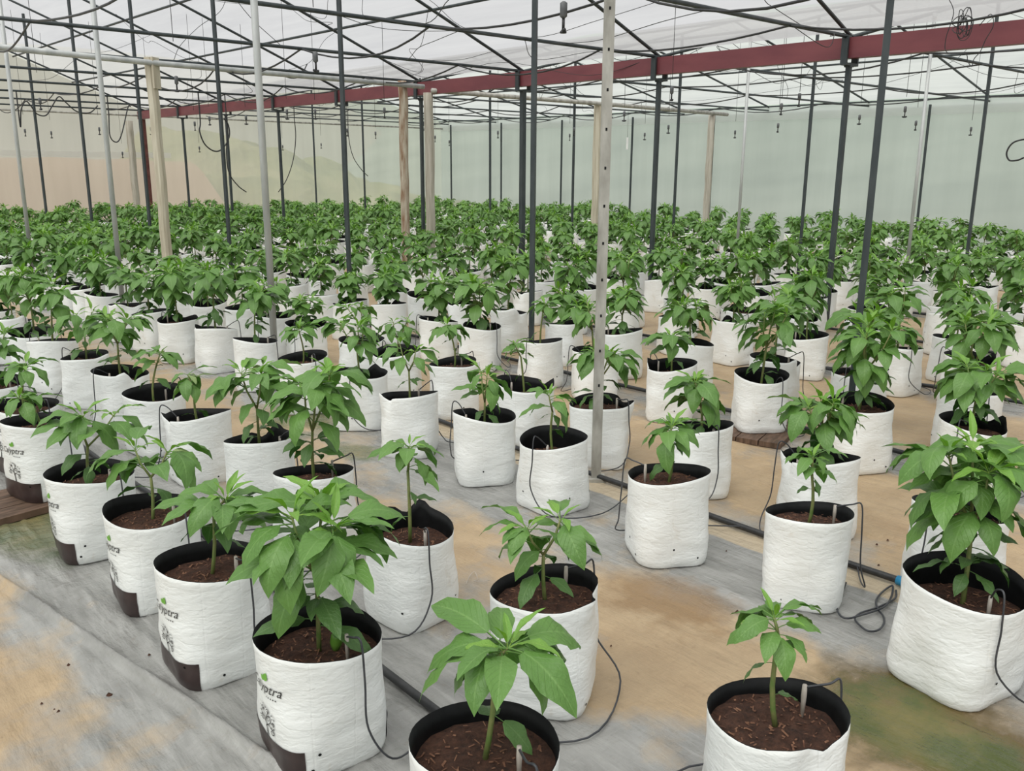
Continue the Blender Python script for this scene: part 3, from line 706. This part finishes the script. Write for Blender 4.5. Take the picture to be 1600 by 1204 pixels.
tree = [strip2d([(0, -.002), (.001, .02), (-.002, .035), (-.004, .05)], .0036, .0017), strip2d([(.001, .03), (.012, .038), (.022, .034), (.03, .03)], .0019, .0012), strip2d([(-.002, .036), (-.014, .045), (-.025, .046)], .0019, .0012),
        strip2d([(-.003, .045), (.006, .058), (.012, .066)], .0017, .001), strip2d([(-.004, .048), (-.012, .06), (-.016, .072)], .0017, .001)]
for (cx, cy, r0, a0, sg) in ((.014, .052, .011, -1.2, 1), (.030, .024, .009, 1.6, -1), (-.026, .038, .009, 1.4, 1), (-.020, .066, .008, -.6, 1), (.012, .074, .007, -1.6, 1), (.035, .046, .006, 3.4, -1)):
    tree.append(strip2d(spiral(cx, cy, r0, 1.3, a0, sg), .0014, .0009))
for _ in range(34):
    a = r_.uniform(-.5, 3.6); R = r_.uniform(.028, .048); x, y = R * .9 * math.cos(a), .045 + R * .85 * math.sin(a); w = r_.uniform(.0014, .0026)
    tree.append(([(x - w, y, 0), (x, y - w, 0), (x + w * 1.6, y, 0), (x, y + w, 0)], [[0, 1, 2, 3]]))
TREE = merge2d(tree)
def leaf2d(x, y, ang, L):
    pts = []
    for i in range(9):
        u = i / 8; pts.append((u * L, .36 * L * math.sin(math.pi * u ** .8)))
    pts = pts + [(u, -v) for u, v in reversed(pts[1:-1])]
    return [(x + u * math.cos(ang) - v * math.sin(ang), y + u * math.sin(ang) + v * math.cos(ang), 0) for u, v in pts], [list(range(len(pts)))]
LEAFS = merge2d([leaf2d(.004, .030, 1.25, .024), leaf2d(.001, .030, 2.3, .018)])
LOGO_PARTS = []
for (s, me, so, lv) in LOGO:
    tc = math.radians(188); zc = lambda tt: .004 * math.cos((tt - tc) * 2)
    pr = [('printed_panel', s.patch(math.radians(143), math.radians(233), .0, .088, 26, 8, .0014).mesh('printed_panel', M['brown_print'])),
          ('printed_panel', s.patch(math.radians(323), math.radians(413), .0, .088, 26, 8, .0014).mesh('printed_panel', M['brown_print']))]
    for off in (0, math.pi):
        pr += [('logo_lettering', wrap(s, TXT1, tc + off, .214, M['ink'], 'logo_lettering')), ('small_print', wrap(s, TXT2, tc + off + .1, .200, M['ink'], 'small_print')),
               ('tree_emblem', wrap(s, TREE, tc + off, .090, M['ink'], 'tree_emblem')), ('leaf_emblem', wrap(s, LEAFS, tc + off + .05, .214, M['green_ink'], 'leaf_emblem'))]
    LOGO_PARTS.append(pr)

# ------------------------------------------------------------------ leaves
def leaf_arr(a0, a1, wid, fold, curl, na=8, nc=4, pet=0.22, wav=0.0, tipk=0.9):
    """unit leaf with petiole: grows along +x, droops in z; returns verts, faces, uvs"""
    N = 14; cx = [(0, 0)]; ang = []
    for i in range(N):
        u = (i + .5) / N; a = a0 if u < pet * .6 else a0 + (a1 - a0) * ((u - pet * .6) / (1 - pet * .6)) ** .85
        ang.append(a); cx.append((cx[-1][0] + math.cos(a) / N, cx[-1][1] + math.sin(a) / N))
    def cen(u):
        k = min(N - 1e-6, u * N); i = int(k); f = k - i; return (cx[i][0] * (1 - f) + cx[i+1][0] * f, cx[i][1] * (1 - f) + cx[i+1][1] * f, ang[min(i, N - 1)])
    v, f, uv = [], [], []
    # petiole: triangular tube
    pr = .011
    for u in (0, pet * .5, pet * 1.02):
        x, z, a = cen(u)
        for k in range(3):
            b_ = 2.094 * k + 1.57; dy, dn = math.cos(b_) * pr, math.sin(b_) * pr; v.append((x - math.sin(a) * dn, dy, z + math.cos(a) * dn)); uv.append((0, .5))
    for i in range(2):
        for k in range(3): f.append([i*3+k, i*3+(k+1) % 3, (i+1)*3+(k+1) % 3, (i+1)*3+k])
    b0 = len(v)
    prof = []
    for i in range(na):
        t_ = i / na; t_ = .04 + .96 * t_ if i else .0
        w = wid * (max(t_, .012) ** .62) * ((1 - t_) ** tipk) * 2.05; prof.append((t_, w))
    for (t_, w) in prof:
        x, z, a = cen(pet + (1 - pet) * t_)
        for j in range(nc + 1):
            q_ = -1 + 2 * j / nc; y = q_ * w * math.cos(fold * abs(q_)); n_ = w * abs(q_) * math.sin(fold) - curl * w * q_ * q_ + wav * w * math.sin(t_ * 13 + q_ * 2.5) * abs(q_)
            v.append((x - math.sin(a) * n_, y, z + math.cos(a) * n_)); uv.append((t_, .5 + q_ * .5))
    x, z, a = cen(1); v.append((x, 0, z)); uv.append((1, .5)); tip = len(v) - 1
    for i in range(na - 1):
        for j in range(nc):
            p = b0 + i * (nc + 1) + j; f.append([p, p + 1, p + nc + 2, p + nc + 1])
    for j in range(nc): p = b0 + (na - 1) * (nc + 1) + j; f.append([p, p + 1, tip])
    return v, f, uv
R_ = math.radians
SH = {'young': [(60, 15, .17, .5, .1), (50, -10, .19, .4, .15), (75, 35, .15, .5, .0), (40, -35, .20, .3, .2)],
      'mature': [(28, -62, .27, .22, .22), (15, -80, .28, .18, .25), (35, -45, .26, .28, .15), (5, -85, .29, .12, .22), (22, -35, .25, .3, .1), (30, -88, .27, .1, .3)],
      'old': [(5, -75, .27, .15, .25), (-5, -60, .28, .1, .2), (15, -88, .27, .2, .25), (15, -40, .24, .2, .1)]}
MATN = {'young': 'leaf_young', 'mature': 'leaf', 'old': 'leaf_old', 'pale': 'leaf_pale'}
def to_mesh(name, v, f, uv, mats, mi=None):
    me = bpy.data.meshes.new(name); me.from_pydata(v, [], f)
    ul = me.uv_layers.new(name='UVMap'); idx = np.empty(len(me.loops), dtype=np.int32); me.loops.foreach_get('vertex_index', idx)
    ul.data.foreach_set('uv', np.asarray(uv, dtype=np.float32)[idx].ravel())
    for m in mats: me.materials.append(m)
    if mi is not None: me.polygons.foreach_set('material_index', mi)
    me.polygons.foreach_set('use_smooth', [True] * len(f)); me.update(); return me
LEAF, LEAF_LOW = {}, {}
for kname, lst in SH.items():
    LEAF[kname] = []; LEAF_LOW[kname] = []
    for i, (a0, a1, w, fo, cu_) in enumerate(lst):
        v, f, uv = leaf_arr(R_(a0), R_(a1), w, fo, cu_, wav=.20, tipk=1.05); LEAF[kname].append(to_mesh('leaf', v, f, uv, [M[MATN[kname]]]))
        v, f, uv = leaf_arr(R_(a0), R_(a1), w * 1.08, fo, cu_, na=3, nc=2); LEAF_LOW[kname].append((np.array(v), f, uv))
v, f, uv = leaf_arr(R_(30), R_(-40), .22, .2, .2, wav=.1); LEAF['pale'] = [to_mesh('leaf', v, f, uv, [M['leaf_pale']])]

def design(seed, H, spread, n, lean=(0, 0), tall=False):
    """stem polylines with radii, and leaf list (kind, variant, matrix)"""
    r = random.Random(seed); stems, leaves = [], []
    lx, ly = lean
    fork = r.uniform(.40, .52) if n > 17 else r.uniform(.62, .75)
    bend = Vector((r.uniform(-.012, .012), r.uniform(-.012, .012), 0))
    def mainp(u): return Vector((lx * u * u, ly * u * u, H * u)) + bend * math.sin(u * 5)
    stems.append(([mainp(u * fork / 4) for u in range(5)], [.0062 * (.7 + H) , .0058 * (.7 + H), .0055 * (.7 + H), .005 * (.7 + H), .0046 * (.7 + H)]))
    nb = 1 if n <= 17 else (2 if n <= 22 else 3)
    tips = []; a0 = r.uniform(0, 6.28); base = mainp(fork)
    crown = max(.02, spread * .26) if nb > 1 else .008
    size = max(.095, min(.215, spread * .98)); n = int(n * (1.9 if n > 20 else 1.5))
    for b_ in range(nb):
        a = a0 + 6.28 * b_ / nb + r.uniform(-.3, .3); tip = Vector((lx + crown * math.cos(a), ly + crown * math.sin(a), (H - size * .30) * (r.uniform(.88, 1.0) if nb > 1 else 1.0)))
        mid = base.lerp(tip, .5) + Vector((math.cos(a), math.sin(a), 0)) * crown * .18
        pl = [base, mid, tip]; stems.append((pl, [.0042 * (.7 + H), .0036 * (.7 + H), .0026])); tips.append((pl, a))
    ny_ = max(4 * nb, int(n * .26)); no = max(2, int(n * .18)); nm = n - ny_ - no
    def put(kind, p, az, sc, pitch=0, roll=0):
        leaves.append((kind, r.randrange(len(SH[kind])), Matrix.Translation(p) @ Matrix.Rotation(az, 4, 'Z') @ Matrix.Rotation(-pitch, 4, 'Y') @ Matrix.Rotation(roll, 4, 'X') @ Matrix.Scale(sc, 4)))
    for i in range(ny_):
        pl, a = tips[i % nb]; put('young', pl[2] - Vector((0, 0, r.uniform(0, .012))), i * 2.4 + r.uniform(-.3, .3), size * r.uniform(.34, .66), r.uniform(-.35, .15), r.uniform(-.2, .2))
    for i in range(nm):
        pl, a = tips[i % nb]; u = r.random(); u = 1 - u * u * .9
        p = pl[0].lerp(pl[1], u * 2) if u < .5 else pl[1].lerp(pl[2], u * 2 - 1)
        az = i * 2.4 + r.uniform(-.35, .35)
        if nb > 1 and r.random() < .55: az = a + r.uniform(-1.3, 1.3)
        put('mature', p, az, size * r.uniform(.72, 1.08), r.uniform(-.3, .25), r.uniform(-.35, .35))
    for i in range(no):
        u = r.uniform(.35, 1) * fork; put('old', mainp(u), i * 2.4 + r.uniform(-.5, .5), size * r.uniform(.42, .8), r.uniform(-.3, .3), r.uniform(-.4, .4))
    return stems, leaves
def stem_mb(stems, n=6):
    mb = MB()
    for pl, rs in stems: mb.tube(pl, rs, n, caps=True)
    return mb
def foliage_arr(leaves):
    V, Fc, UV, MI = [], [], [], []; ix = {'young': 0, 'mature': 1, 'old': 2}; b_ = 0
    for kind, k, mt in leaves:
        v, f, uv = LEAF_LOW[kind][k]; m = np.array(mt); w = v @ m[:3, :3].T + m[:3, 3]; V.append(w); UV += uv
        Fc += [[i + b_ for i in q_] for q_ in f]; MI += [ix[kind]] * len(f); b_ += len(v)
    return np.concatenate(V), Fc, UV, MI
FMATS = [M['leaf_young'], M['leaf'], M['leaf_old']]
NFV = 12; FV = []
for i in range(NFV):
    r = random.Random(900 + i); st_, lv_ = design(900 + i, r.uniform(.38, .50), r.uniform(.17, .215), r.randint(30, 44))
    V, Fc, UV, MI = foliage_arr(lv_); FV.append((stem_mb(st_, 4).mesh('stem', M['stem']), to_mesh('foliage', V.tolist(), Fc, UV, FMATS, MI), V, Fc, UV, MI))

# ------------------------------------------------------------------ measured plants near the camera: rim centre, plant top (photo pixels), half width px, leaves
# (rows counted from the bottom left; rim x, rim y, top x, top y, half width, leaves, label)
NEAR = {
 0: [(757, 1160, 800, 968, 195, 17, 'large-leaved pepper plant in the white bag cut off by the bottom edge'),
     (497, 985, 490, 752, 140, 38, 'bushy dark green pepper plant in the nearest bag with full printed logo'),
     (330, 880, 345, 752, 105, 17, 'pepper plant in the logo bag with a long drooping leaf at its left'),
     (237, 795, 232, 678, 95, 18, 'pepper plant with a pale folded leaf, third logo bag from the front'),
     (140, 735, 150, 615, 85, 19, 'pepper plant in the fourth logo bag, standing before the algae stain'),
     (65, 670, 30, 607, 55, 16, 'pepper plant in the bag standing on a wet board at the left edge'),
     (38, 632, 38, 558, 55, 16, 'pepper plant at the left edge behind the bag on the wet board')],
 1: [(1215, 1105, 1205, 940, 95, 15, 'young thin pepper seedling in the bag at the bottom right with a deep black lining'),
     (852, 920, 850, 778, 105, 20, 'pepper plant in the front bag right of centre, one big leaf hanging over its rim'),
     (640, 815, 635, 680, 70, 15, 'slender pepper plant on a bare stem right of the bushy logo-bag plant'),
     (490, 732, 495, 562, 85, 36, 'tall bushy pepper plant behind the bushy logo-bag plant'),
     (405, 686, 395, 553, 75, 24, 'tall pepper plant with pale leaves left of the tall bushy one'),
     (309, 645, 295, 572, 48, 11, 'small yellowish pepper seedling in a wide white bag at left'),
     (240, 610, 250, 538, 52, 17, 'pepper plant just left of the small yellowish seedling'),
     (188, 582, 180, 478, 65, 24, 'pepper plant with one pale leaf, over a bag with dark empty rim at left'),
     (134, 553, 128, 468, 50, 20, 'light green pepper plant above the bag with a drooping folded rim'),
     (82, 534, 85, 430, 58, 22, 'pepper plant with a large backlit leaf near the left edge'),
     (51, 515, 25, 415, 50, 22, 'pepper plant beyond the backlit-leaf one at the left edge')],
 2: [(1510, 900, 1525, 668, 125, 46, 'largest bushy pepper plant at the right edge, in the widest white bag'),
     (1265, 795, 1272, 698, 58, 15, 'small pepper plant with thin stem in the bag left of the largest bush'),
     (1045, 742, 1050, 648, 75, 16, 'pepper plant with spread leaves in the bag right of the slotted grey post'),
     (865, 680, 860, 603, 55, 12, 'short pepper plant in the bag left of the slotted grey post'),
     (757, 646, 758, 563, 58, 20, 'pepper plant with hanging leaves over the plain square-edged bag at centre'),
     (640, 613, 636, 523, 50, 18, 'pepper plant in the bag with a folded ear on its rim'),
     (563, 580, 545, 483, 55, 22, 'pepper plant behind the tall bushy one left of centre'),
     (473, 560, 467, 503, 40, 16, 'small pepper plant right of the second pale round post'),
     (399, 533, 402, 433, 50, 28, 'dense pepper plant crossed by the second pale round post'),
     (337, 511, 335, 422, 40, 20, 'pepper plant above the plain white bag with a tube down its right side'),
     (278, 499, 288, 408, 42, 22, None), (235, 485, 225, 428, 38, 20, None), (200, 473, 198, 420, 38, 18, None)],
 3: [(1500, 797, 1575, 690, 80, 24, 'flowering pepper plant with white blooms behind the largest bush'),
     (1283, 712, 1285, 600, 78, 30, 'umbrella-shaped pepper plant on two stems at right'),
     (1095, 662, 1085, 573, 70, 22, 'pepper plant with slender pointed leaves right of the slotted post'),
     (938, 625, 948, 533, 62, 24, 'pepper plant half hidden behind the slotted grey post'),
     (820, 598, 806, 528, 36, 14, 'small pepper plant left of the slotted grey post, second row back'),
     (710, 567, 700, 498, 45, 16, 'slim pepper plant in a bag with clear black lining at centre'),
     (620, 545, 625, 485, 42, 18, None), (565, 528, 552, 470, 40, 18, None), (478, 503, 475, 458, 38, 14, None), (425, 493, 410, 438, 40, 22, None), (380, 480, 380, 420, 38, 22, None), (325, 470, 325, 410, 38, 22, None)],
 4: [(1520, 660, 1540, 552, 85, 32, 'bushy pepper plant above the largest bush at the right edge'),
     (1343, 632, 1372, 490, 85, 36, 'tall bushy pepper plant at right with broad low leaves'),
     (1190, 590, 1215, 468, 70, 30, 'bushy pepper plant in the square bag standing on a wet board'),
     (1050, 571, 1047, 513, 55, 16, 'low pepper plant with a long leaf to the left, right of the slotted post'),
     (930, 547, 915, 458, 45, 26, 'pepper plant directly left of the slotted grey post, third row back'),
     (845, 530, 850, 465, 38, 14, 'small pepper plant right of the centre dark post'),
     (750, 510, 745, 388, 62, 46, 'tallest bushy pepper plant at centre, left of the dark post'),
     (685, 497, 675, 430, 38, 18, None), (607, 476, 605, 420, 42, 18, None), (547, 472, 546, 418, 38, 16, None), (502, 459, 498, 405, 34, 18, None), (455, 447, 452, 395, 34, 18, None)],
 5: [(1517, 612, 1535, 480, 80, 36, None), (1343, 582, 1362, 470, 75, 40, None), (1211, 562, 1228, 438, 60, 32, None), (1080, 536, 1075, 462, 50, 30, None), (970, 519, 962, 438, 50, 26, None)],
 6: [(1515, 558, 1530, 455, 65, 30, None), (1405, 540, 1400, 440, 60, 32, None), (1262, 520, 1262, 430, 50, 28, None)],
 7: [(1495, 526, 1500, 430, 60, 30, None)], 8: [(1355, 482, 1350, 400, 45, 28, None)], 9: [(1580, 490, 1580, 400, 45, 28, None), (1478, 477, 1478, 395, 55, 30, None)]}
POSTS = [(o.location.x, o.location.y) for o in COL.objects if o.name.startswith(('steel_post', 'timber_post'))]
spots = []
r = random.Random(77)
for k, X in enumerate(ROWS):
    ms = []
    for (bx, by, tx, ty, hw, n, lab) in NEAR.get(k, []):
        P = at(bx, by, .31); d = Vector((P.x, P.y, 0)); rr = ray(tx, ty); T = CAM + rr * (d.dot(d) / rr.dot(d)); dep = proj(P)[2]
        ms.append(dict(row=k, x=P.x, y=P.y, top=T.z, lean=(T.x - P.x, T.y - P.y), spread=hw * dep / F_PX, n=n, label=lab, m=True))
    ms.sort(key=lambda e: e['y'])
    def mk(y):
        return dict(row=k, x=X + r.uniform(-.035, .035), y=y + r.uniform(-.05, .05), top=.31 + r.uniform(.28, .46), lean=(r.uniform(-.03, .03), r.uniform(-.03, .03)), spread=r.uniform(.15, .21), n=r.randint(24, 40), label=None, m=False)
    if ms: ylo, yhi = ms[0]['y'], ms[-1]['y']
    else: ylo = yhi = 3.0 + r.uniform(0, .5); ms.append(mk(ylo))
    y = yhi + .585
    while y < YE - .55: ms.append(mk(y)); y += .585
    y = ylo - .585
    while k >= 2 and y > -1 and k != 2: ms.append(mk(y)); y -= .585
    for e in ms:
        if any((e['x'] - px) ** 2 + (e['y'] - py) ** 2 < .2 ** 2 for px, py in POSTS):
            if e['m']: e['y'] += 0.0
            else: continue
        u, v_, w = proj((e['x'], e['y'], .45))
        if w < .5 or u < -45 or u > 1645 or v_ > 1330: continue
        if k == 3 and e['y'] < 0.9 and not e['m']: continue
        e['depth'] = w; e['u'] = u; spots.append(e)
spots.sort(key=lambda e: e['depth'])
cnt = {}
for e in sorted(spots, key=lambda e: (e['row'], e['y'])):
    cnt[e['row']] = cnt.get(e['row'], 0) + 1; e['nth'] = cnt[e['row']]
ORD = ['first', 'second', 'third', 'fourth', 'fifth', 'sixth', 'seventh', 'eighth', 'ninth', 'tenth', 'eleventh', 'twelfth', 'thirteenth', 'fourteenth', 'fifteenth', 'sixteenth', 'seventeenth', 'eighteenth', 'nineteenth', 'twentieth']
def zone(e):
    u = e['u']; near = e['depth'] < 10.2
    z = 'left of cream post' if u < 250 else 'between cream and pale posts' if u < 415 else 'between pale and barked posts' if u < 632 else \
        'left of centre dark post' if u < 830 else 'left of slotted post' if u < 940 else 'right of slotted post' if u < 1350 else 'right of thick dark post'
    return ('mid-distance' if near else 'far', z)
def nth_word(n): return ORD[n - 1] if n <= 20 else '%dth' % n if n % 10 not in (1, 2, 3) else '%d%s' % (n, ('st', 'nd', 'rd')[n % 10 - 1])
print('plants', len(spots), 'near', sum(e['depth'] < 6.0 for e in spots))
NEAR_D, N_OBJ = 6.0, 300
logo_i = 0; stuff = []
for idx, e in enumerate(spots):
    if idx >= N_OBJ: stuff.append(e); continue
    root = empty('pepper_plant', (e['x'], e['y'], 0))
    lab = e['label']; grp = None
    if not lab:
        if e['depth'] < 7.2: lab = 'pepper plant in white bag, %s along the %s row from the front left' % (ORD[min(e['nth'], 20) - 1], ORD[e['row']])
        else:
            z_ = zone(e); lab = z_[0] + ' plant in white bag, %s back in %s row, ' % (nth_word(e['nth']), ORD[e['row']]) + z_[1]; grp = z_[0] + ' plants ' + z_[1]
    tag(root, lab, 'plant', grp)
    rr = random.Random(idx * 13 + 5)
    board = e['row'] == 4 and abs(e['x'] - 4.14) < .15 and abs(e['y'] - 2.6) < .2 or (e['row'] == 0 and e['m'] and e['nth'] == 6)
    e['board'] = board
    if e['row'] == 0 and e['m']:
        s, me, so, lv = LOGO[logo_i % 3]; b_ = link('grow_bag', me, root)
        for nm, pm in LOGO_PARTS[logo_i % 3]: link(nm, pm, b_)
        link('soil', so, root); logo_i += 1; rot = 0
        rot = (0.5, -.12, -.06, -.12, -.1, .25, .2)[min(logo_i - 1, 6)]; b_.rotation_euler[2] = rot
    else:
        vi = rr.randrange(NBAG); s, me, so, lv = BAGS[vi]; rot = rr.choice([0, 1.57, 3.14, 4.71]) + rr.uniform(-.5, .5)
        b_ = link('grow_bag', me, root); b_.rotation_euler[2] = rot; so_ = link('soil', so, root); so_.rotation_euler[2] = rot
        sc = rr.uniform(.96, 1.03)
        if e['label'] and 'widest' in e['label']: sc = 1.14
        b_.scale = (sc, sc, 1); so_.scale = (sc * .995, sc * .995, 1)
    if board: root.location.z = .03
    H = e['top'] - lv - (0.03 if board else 0)
    if e['depth'] < NEAR_D:
        stems, leaves = design(idx + 1000, H, e['spread'], e['n'], e['lean'])
        so_ = stem_mb(stems).build('stem', M['stem'], root, (0, 0, lv + .004))
        pale = {'pale folded leaf': 1, 'pale leaves': 3, 'one pale leaf': 1, 'yellowish': 5}
        npale = next((v for k_, v in pale.items() if e['label'] and k_ in e['label']), 0)
        for (kind, kk, mt) in leaves:
            if npale and kind != 'old': me_ = LEAF['pale'][0]; npale -= 1
            else: me_ = LEAF[kind][kk]
            lo = link('leaf', me_, root); lo.matrix_local = Matrix.Translation((0, 0, lv + .004)) @ mt
        if e['label'] and 'flowering' in e['label']:
            for q_ in range(5):
                fl = MB()
                for j in range(6):
                    a = 1.047 * j; c_, s_ = math.cos(a), math.sin(a); fl.add([(0, 0, 0), (.011 * c_ - .005 * s_, .011 * s_ + .005 * c_, -.004), (.019 * c_, .019 * s_, -.010), (.011 * c_ + .005 * s_, .011 * s_ - .005 * c_, -.004)], [(0, 1, 2, 3)])
                fl.build('flower', M['flower'], root, (rr.uniform(-.09, .07), rr.uniform(-.12, .02), lv + H * rr.uniform(.35, .6)))
        if e['label'] and 'full printed logo' in e['label']:
            fr = MB(); fr.tube([(0, 0, .02), (0, 0, .012), (0, .002, -.01), (0, .006, -.03), (0, .008, -.036)], [.004, .013, .016, .010, .002], 8); fr.build('fruit', M['fruit'], root, (.03, -.035, lv + .05))
    else:
        vi = rr.randrange(NFV); a = rr.uniform(0, 6.28); sc = max(.6, min(1.15, H / .43))
        for nm, me_ in (('stem', FV[vi][0]), ('foliage', FV[vi][1])):
            c_ = link(nm, me_, root, (0, 0, lv)); c_.rotation_euler[2] = a; c_.scale = (1, 1, sc)
        c_['kind'] = 'stuff'
    e['root'] = root; e['s'] = s; e['lv'] = lv
# the remaining far plants: one object
V, Fc, UV, MI = [], [], [], []; base = 0
lowb = []
for me in LOWBAG:
    co = np.empty(len(me.vertices) * 3); me.vertices.foreach_get('co', co); lowb.append((co.reshape(-1, 3), [list(p.vertices) for p in me.polygons], [p.material_index + 3 for p in me.polygons]))
r = random.Random(31)
for e in stuff:
    a = r.uniform(0, 6.28); R2 = np.array([[math.cos(a), -math.sin(a), 0], [math.sin(a), math.cos(a), 0], [0, 0, 1]]); off = np.array([e['x'], e['y'], 0])
    co, fs, mi = lowb[r.randrange(3)]; V.append(co @ R2.T + off); Fc += [[i + base for i in q_] for q_ in fs]; MI += mi; UV += [(0, 0)] * len(co); base += len(co)
    fv = FV[r.randrange(NFV)]; sc = (e['top'] - .25) / .43
    V.append((fv[2] * np.array([1, 1, sc])) @ R2.T + off + np.array([0, 0, .25])); Fc += [[i + base for i in q_] for q_ in fv[3]]; MI += fv[5]; UV += fv[4]; base += len(fv[2])
if stuff:
    me = to_mesh('distant_pepper_plants', np.concatenate(V).tolist(), Fc, UV, FMATS + [M['bag'], M['bag_in']], MI)
    tag(link('distant_pepper_plants', me), 'dense far rows of pepper plants in white bags before the walls', 'plants', kind='stuff')

# ------------------------------------------------------------------ drip tubes and stakes of the nearer bags
nt = 0
for e in spots[:62]:
    rr = random.Random(int(e['x'] * 1000) + int(e['y'] * 77)); nt += 1
    x, y, s, lv = e['x'], e['y'], e['s'], e['lv']
    px = min(PIPE_X, key=lambda q_: abs(q_ - x))
    view = math.atan2(-y, -x)
    ang = view + (rr.uniform(.3, 1.0) * rr.choice([-1, 1, 1]) if rr.random() < .45 else rr.uniform(1.3, 2.6) * rr.choice([-1, 1]))
    if e['row'] == 0: ang = view + .62
    c_, s_ = math.cos(ang), math.sin(ang); D = Vector((c_, s_, 0)); T_ = Vector((-s_, c_, 0)); O = Vector((x, y, 0))
    sgn = 1 if px > x else -1
    start = Vector((px, y + rr.uniform(-.25, .25), .022))
    hz = s.h + .022; Rr = RB * 1.12
    pipe_ang = math.atan2(start.y - y, start.x - x)
    dl = math.atan2(math.sin(pipe_ang - ang), math.cos(pipe_ang - ang))
    g1 = O + Vector((math.cos(ang + dl * .62), math.sin(ang + dl * .62), 0)) * (Rr + .075) + Vector((0, 0, .012))
    g2 = O + Vector((math.cos(ang + dl * .2), math.sin(ang + dl * .2), 0)) * (Rr + .045) + Vector((0, 0, .03))
    ctrl = [start, g1, g2, O + D * (Rr + .012) + Vector((0, 0, .12)), O + D * (Rr + .005) + Vector((0, 0, .24)), O + D * (Rr - .004) + Vector((0, 0, hz + .012)), O + D * (Rr - .035) + Vector((0, 0, hz + .012)), O + D * .085 + T_ * .02 + Vector((0, 0, lv + .075))]
    mb = MB(); mb.tube(curve_pts(ctrl, 6), .0028, 5)
    o = mb.build('drip_tube', M['tube'])
    tag(o, 'thin black drip tube on the %s bag of the %s row from the front left' % (nth_word(e['nth']), ORD[e['row']]), 'tube')
    tip = ctrl[-1]
    part(o, 'stake', M['stake'], lambda m: (m.tube([tip + Vector((0, 0, .006)), tip + Vector((0, 0, -.02)), Vector((tip.x, tip.y, lv - .01))], [.005, .006, .003], 6)))
# coiled spare tube on the floor near the big bag
pts = [at(px, py, .008) for px, py in ((1400, 922), (1398, 935), (1372, 948), (1345, 957), (1336, 966), (1342, 975), (1356, 985), (1372, 984), (1381, 974), (1380, 962), (1371, 950), (1369, 938), (1378, 925), (1395, 915))]
pts += [at(px, py, .012) for px, py in ((1385, 945), (1340, 962), (1320, 965), (1309, 955), (1310, 940), (1322, 910))]
mb = MB(); mb.tube(curve_pts(pts, 5), .0035, 5); tag(mb.build('drip_tube', M['tube']), 'looped spare drip tube lying on the film left of the widest bag', 'tube')
# boards under two bags, wisp of string, soil crumbs
for (p, w, d, rz, lab) in (((4.13, 2.58), .46, .36, .3, 'wet brown board under the square bag at right of centre'), ((.88, 4.06), .52, .36, .15, 'wet brown board under the bag at the left edge')):
    o = empty('wooden_board', (p[0], p[1], 0), rz); tag(o, lab, 'board')
    for k in (-1, 0, 1): part(o, 'plank', M['board'], lambda m: m.box((-w / 2, k * d / 3 - d / 6 + .003, 0), (w / 2, k * d / 3 + d / 6 - .003, .028)), smooth=False)
mb = MB(); mb.tube(curve_pts([at(px, py, .006) for px, py in ((728, 912), (735, 898), (742, 893), (746, 905), (740, 907), (752, 908), (765, 906))], 5), .0012, 4); tag(mb.build('string', M['stake']), 'short wisp of pale string beside the front centre bag', 'string')
q = random.Random(21)
for i, (px, py) in enumerate(((85, 1108), (65, 1098), (92, 1112), (233, 1022), (170, 1085), (107, 1038), (1387, 843), (1370, 850), (1373, 882), (1050, 865), (1152, 955), (1135, 860), (955, 1008), (1240, 1065))):
    p = at(px, py, .004); rad = q.uniform(.003, .008); mb = MB()
    vs = []; 
    for a in range(6): vs.append((rad * math.cos(a * 1.047) * q.uniform(.7, 1.5), rad * math.sin(a * 1.047) * q.uniform(.7, 1.3), -.002))
    vs.append((0, 0, rad)); mb.add(vs, [(a, (a + 1) % 6, 6) for a in range(6)]); 
    tag(mb.build('soil_crumb', M['soil'], None, p, smooth=False), 'tiny dark soil crumb lying on the film floor', 'crumb', 'soil crumbs on the floor')
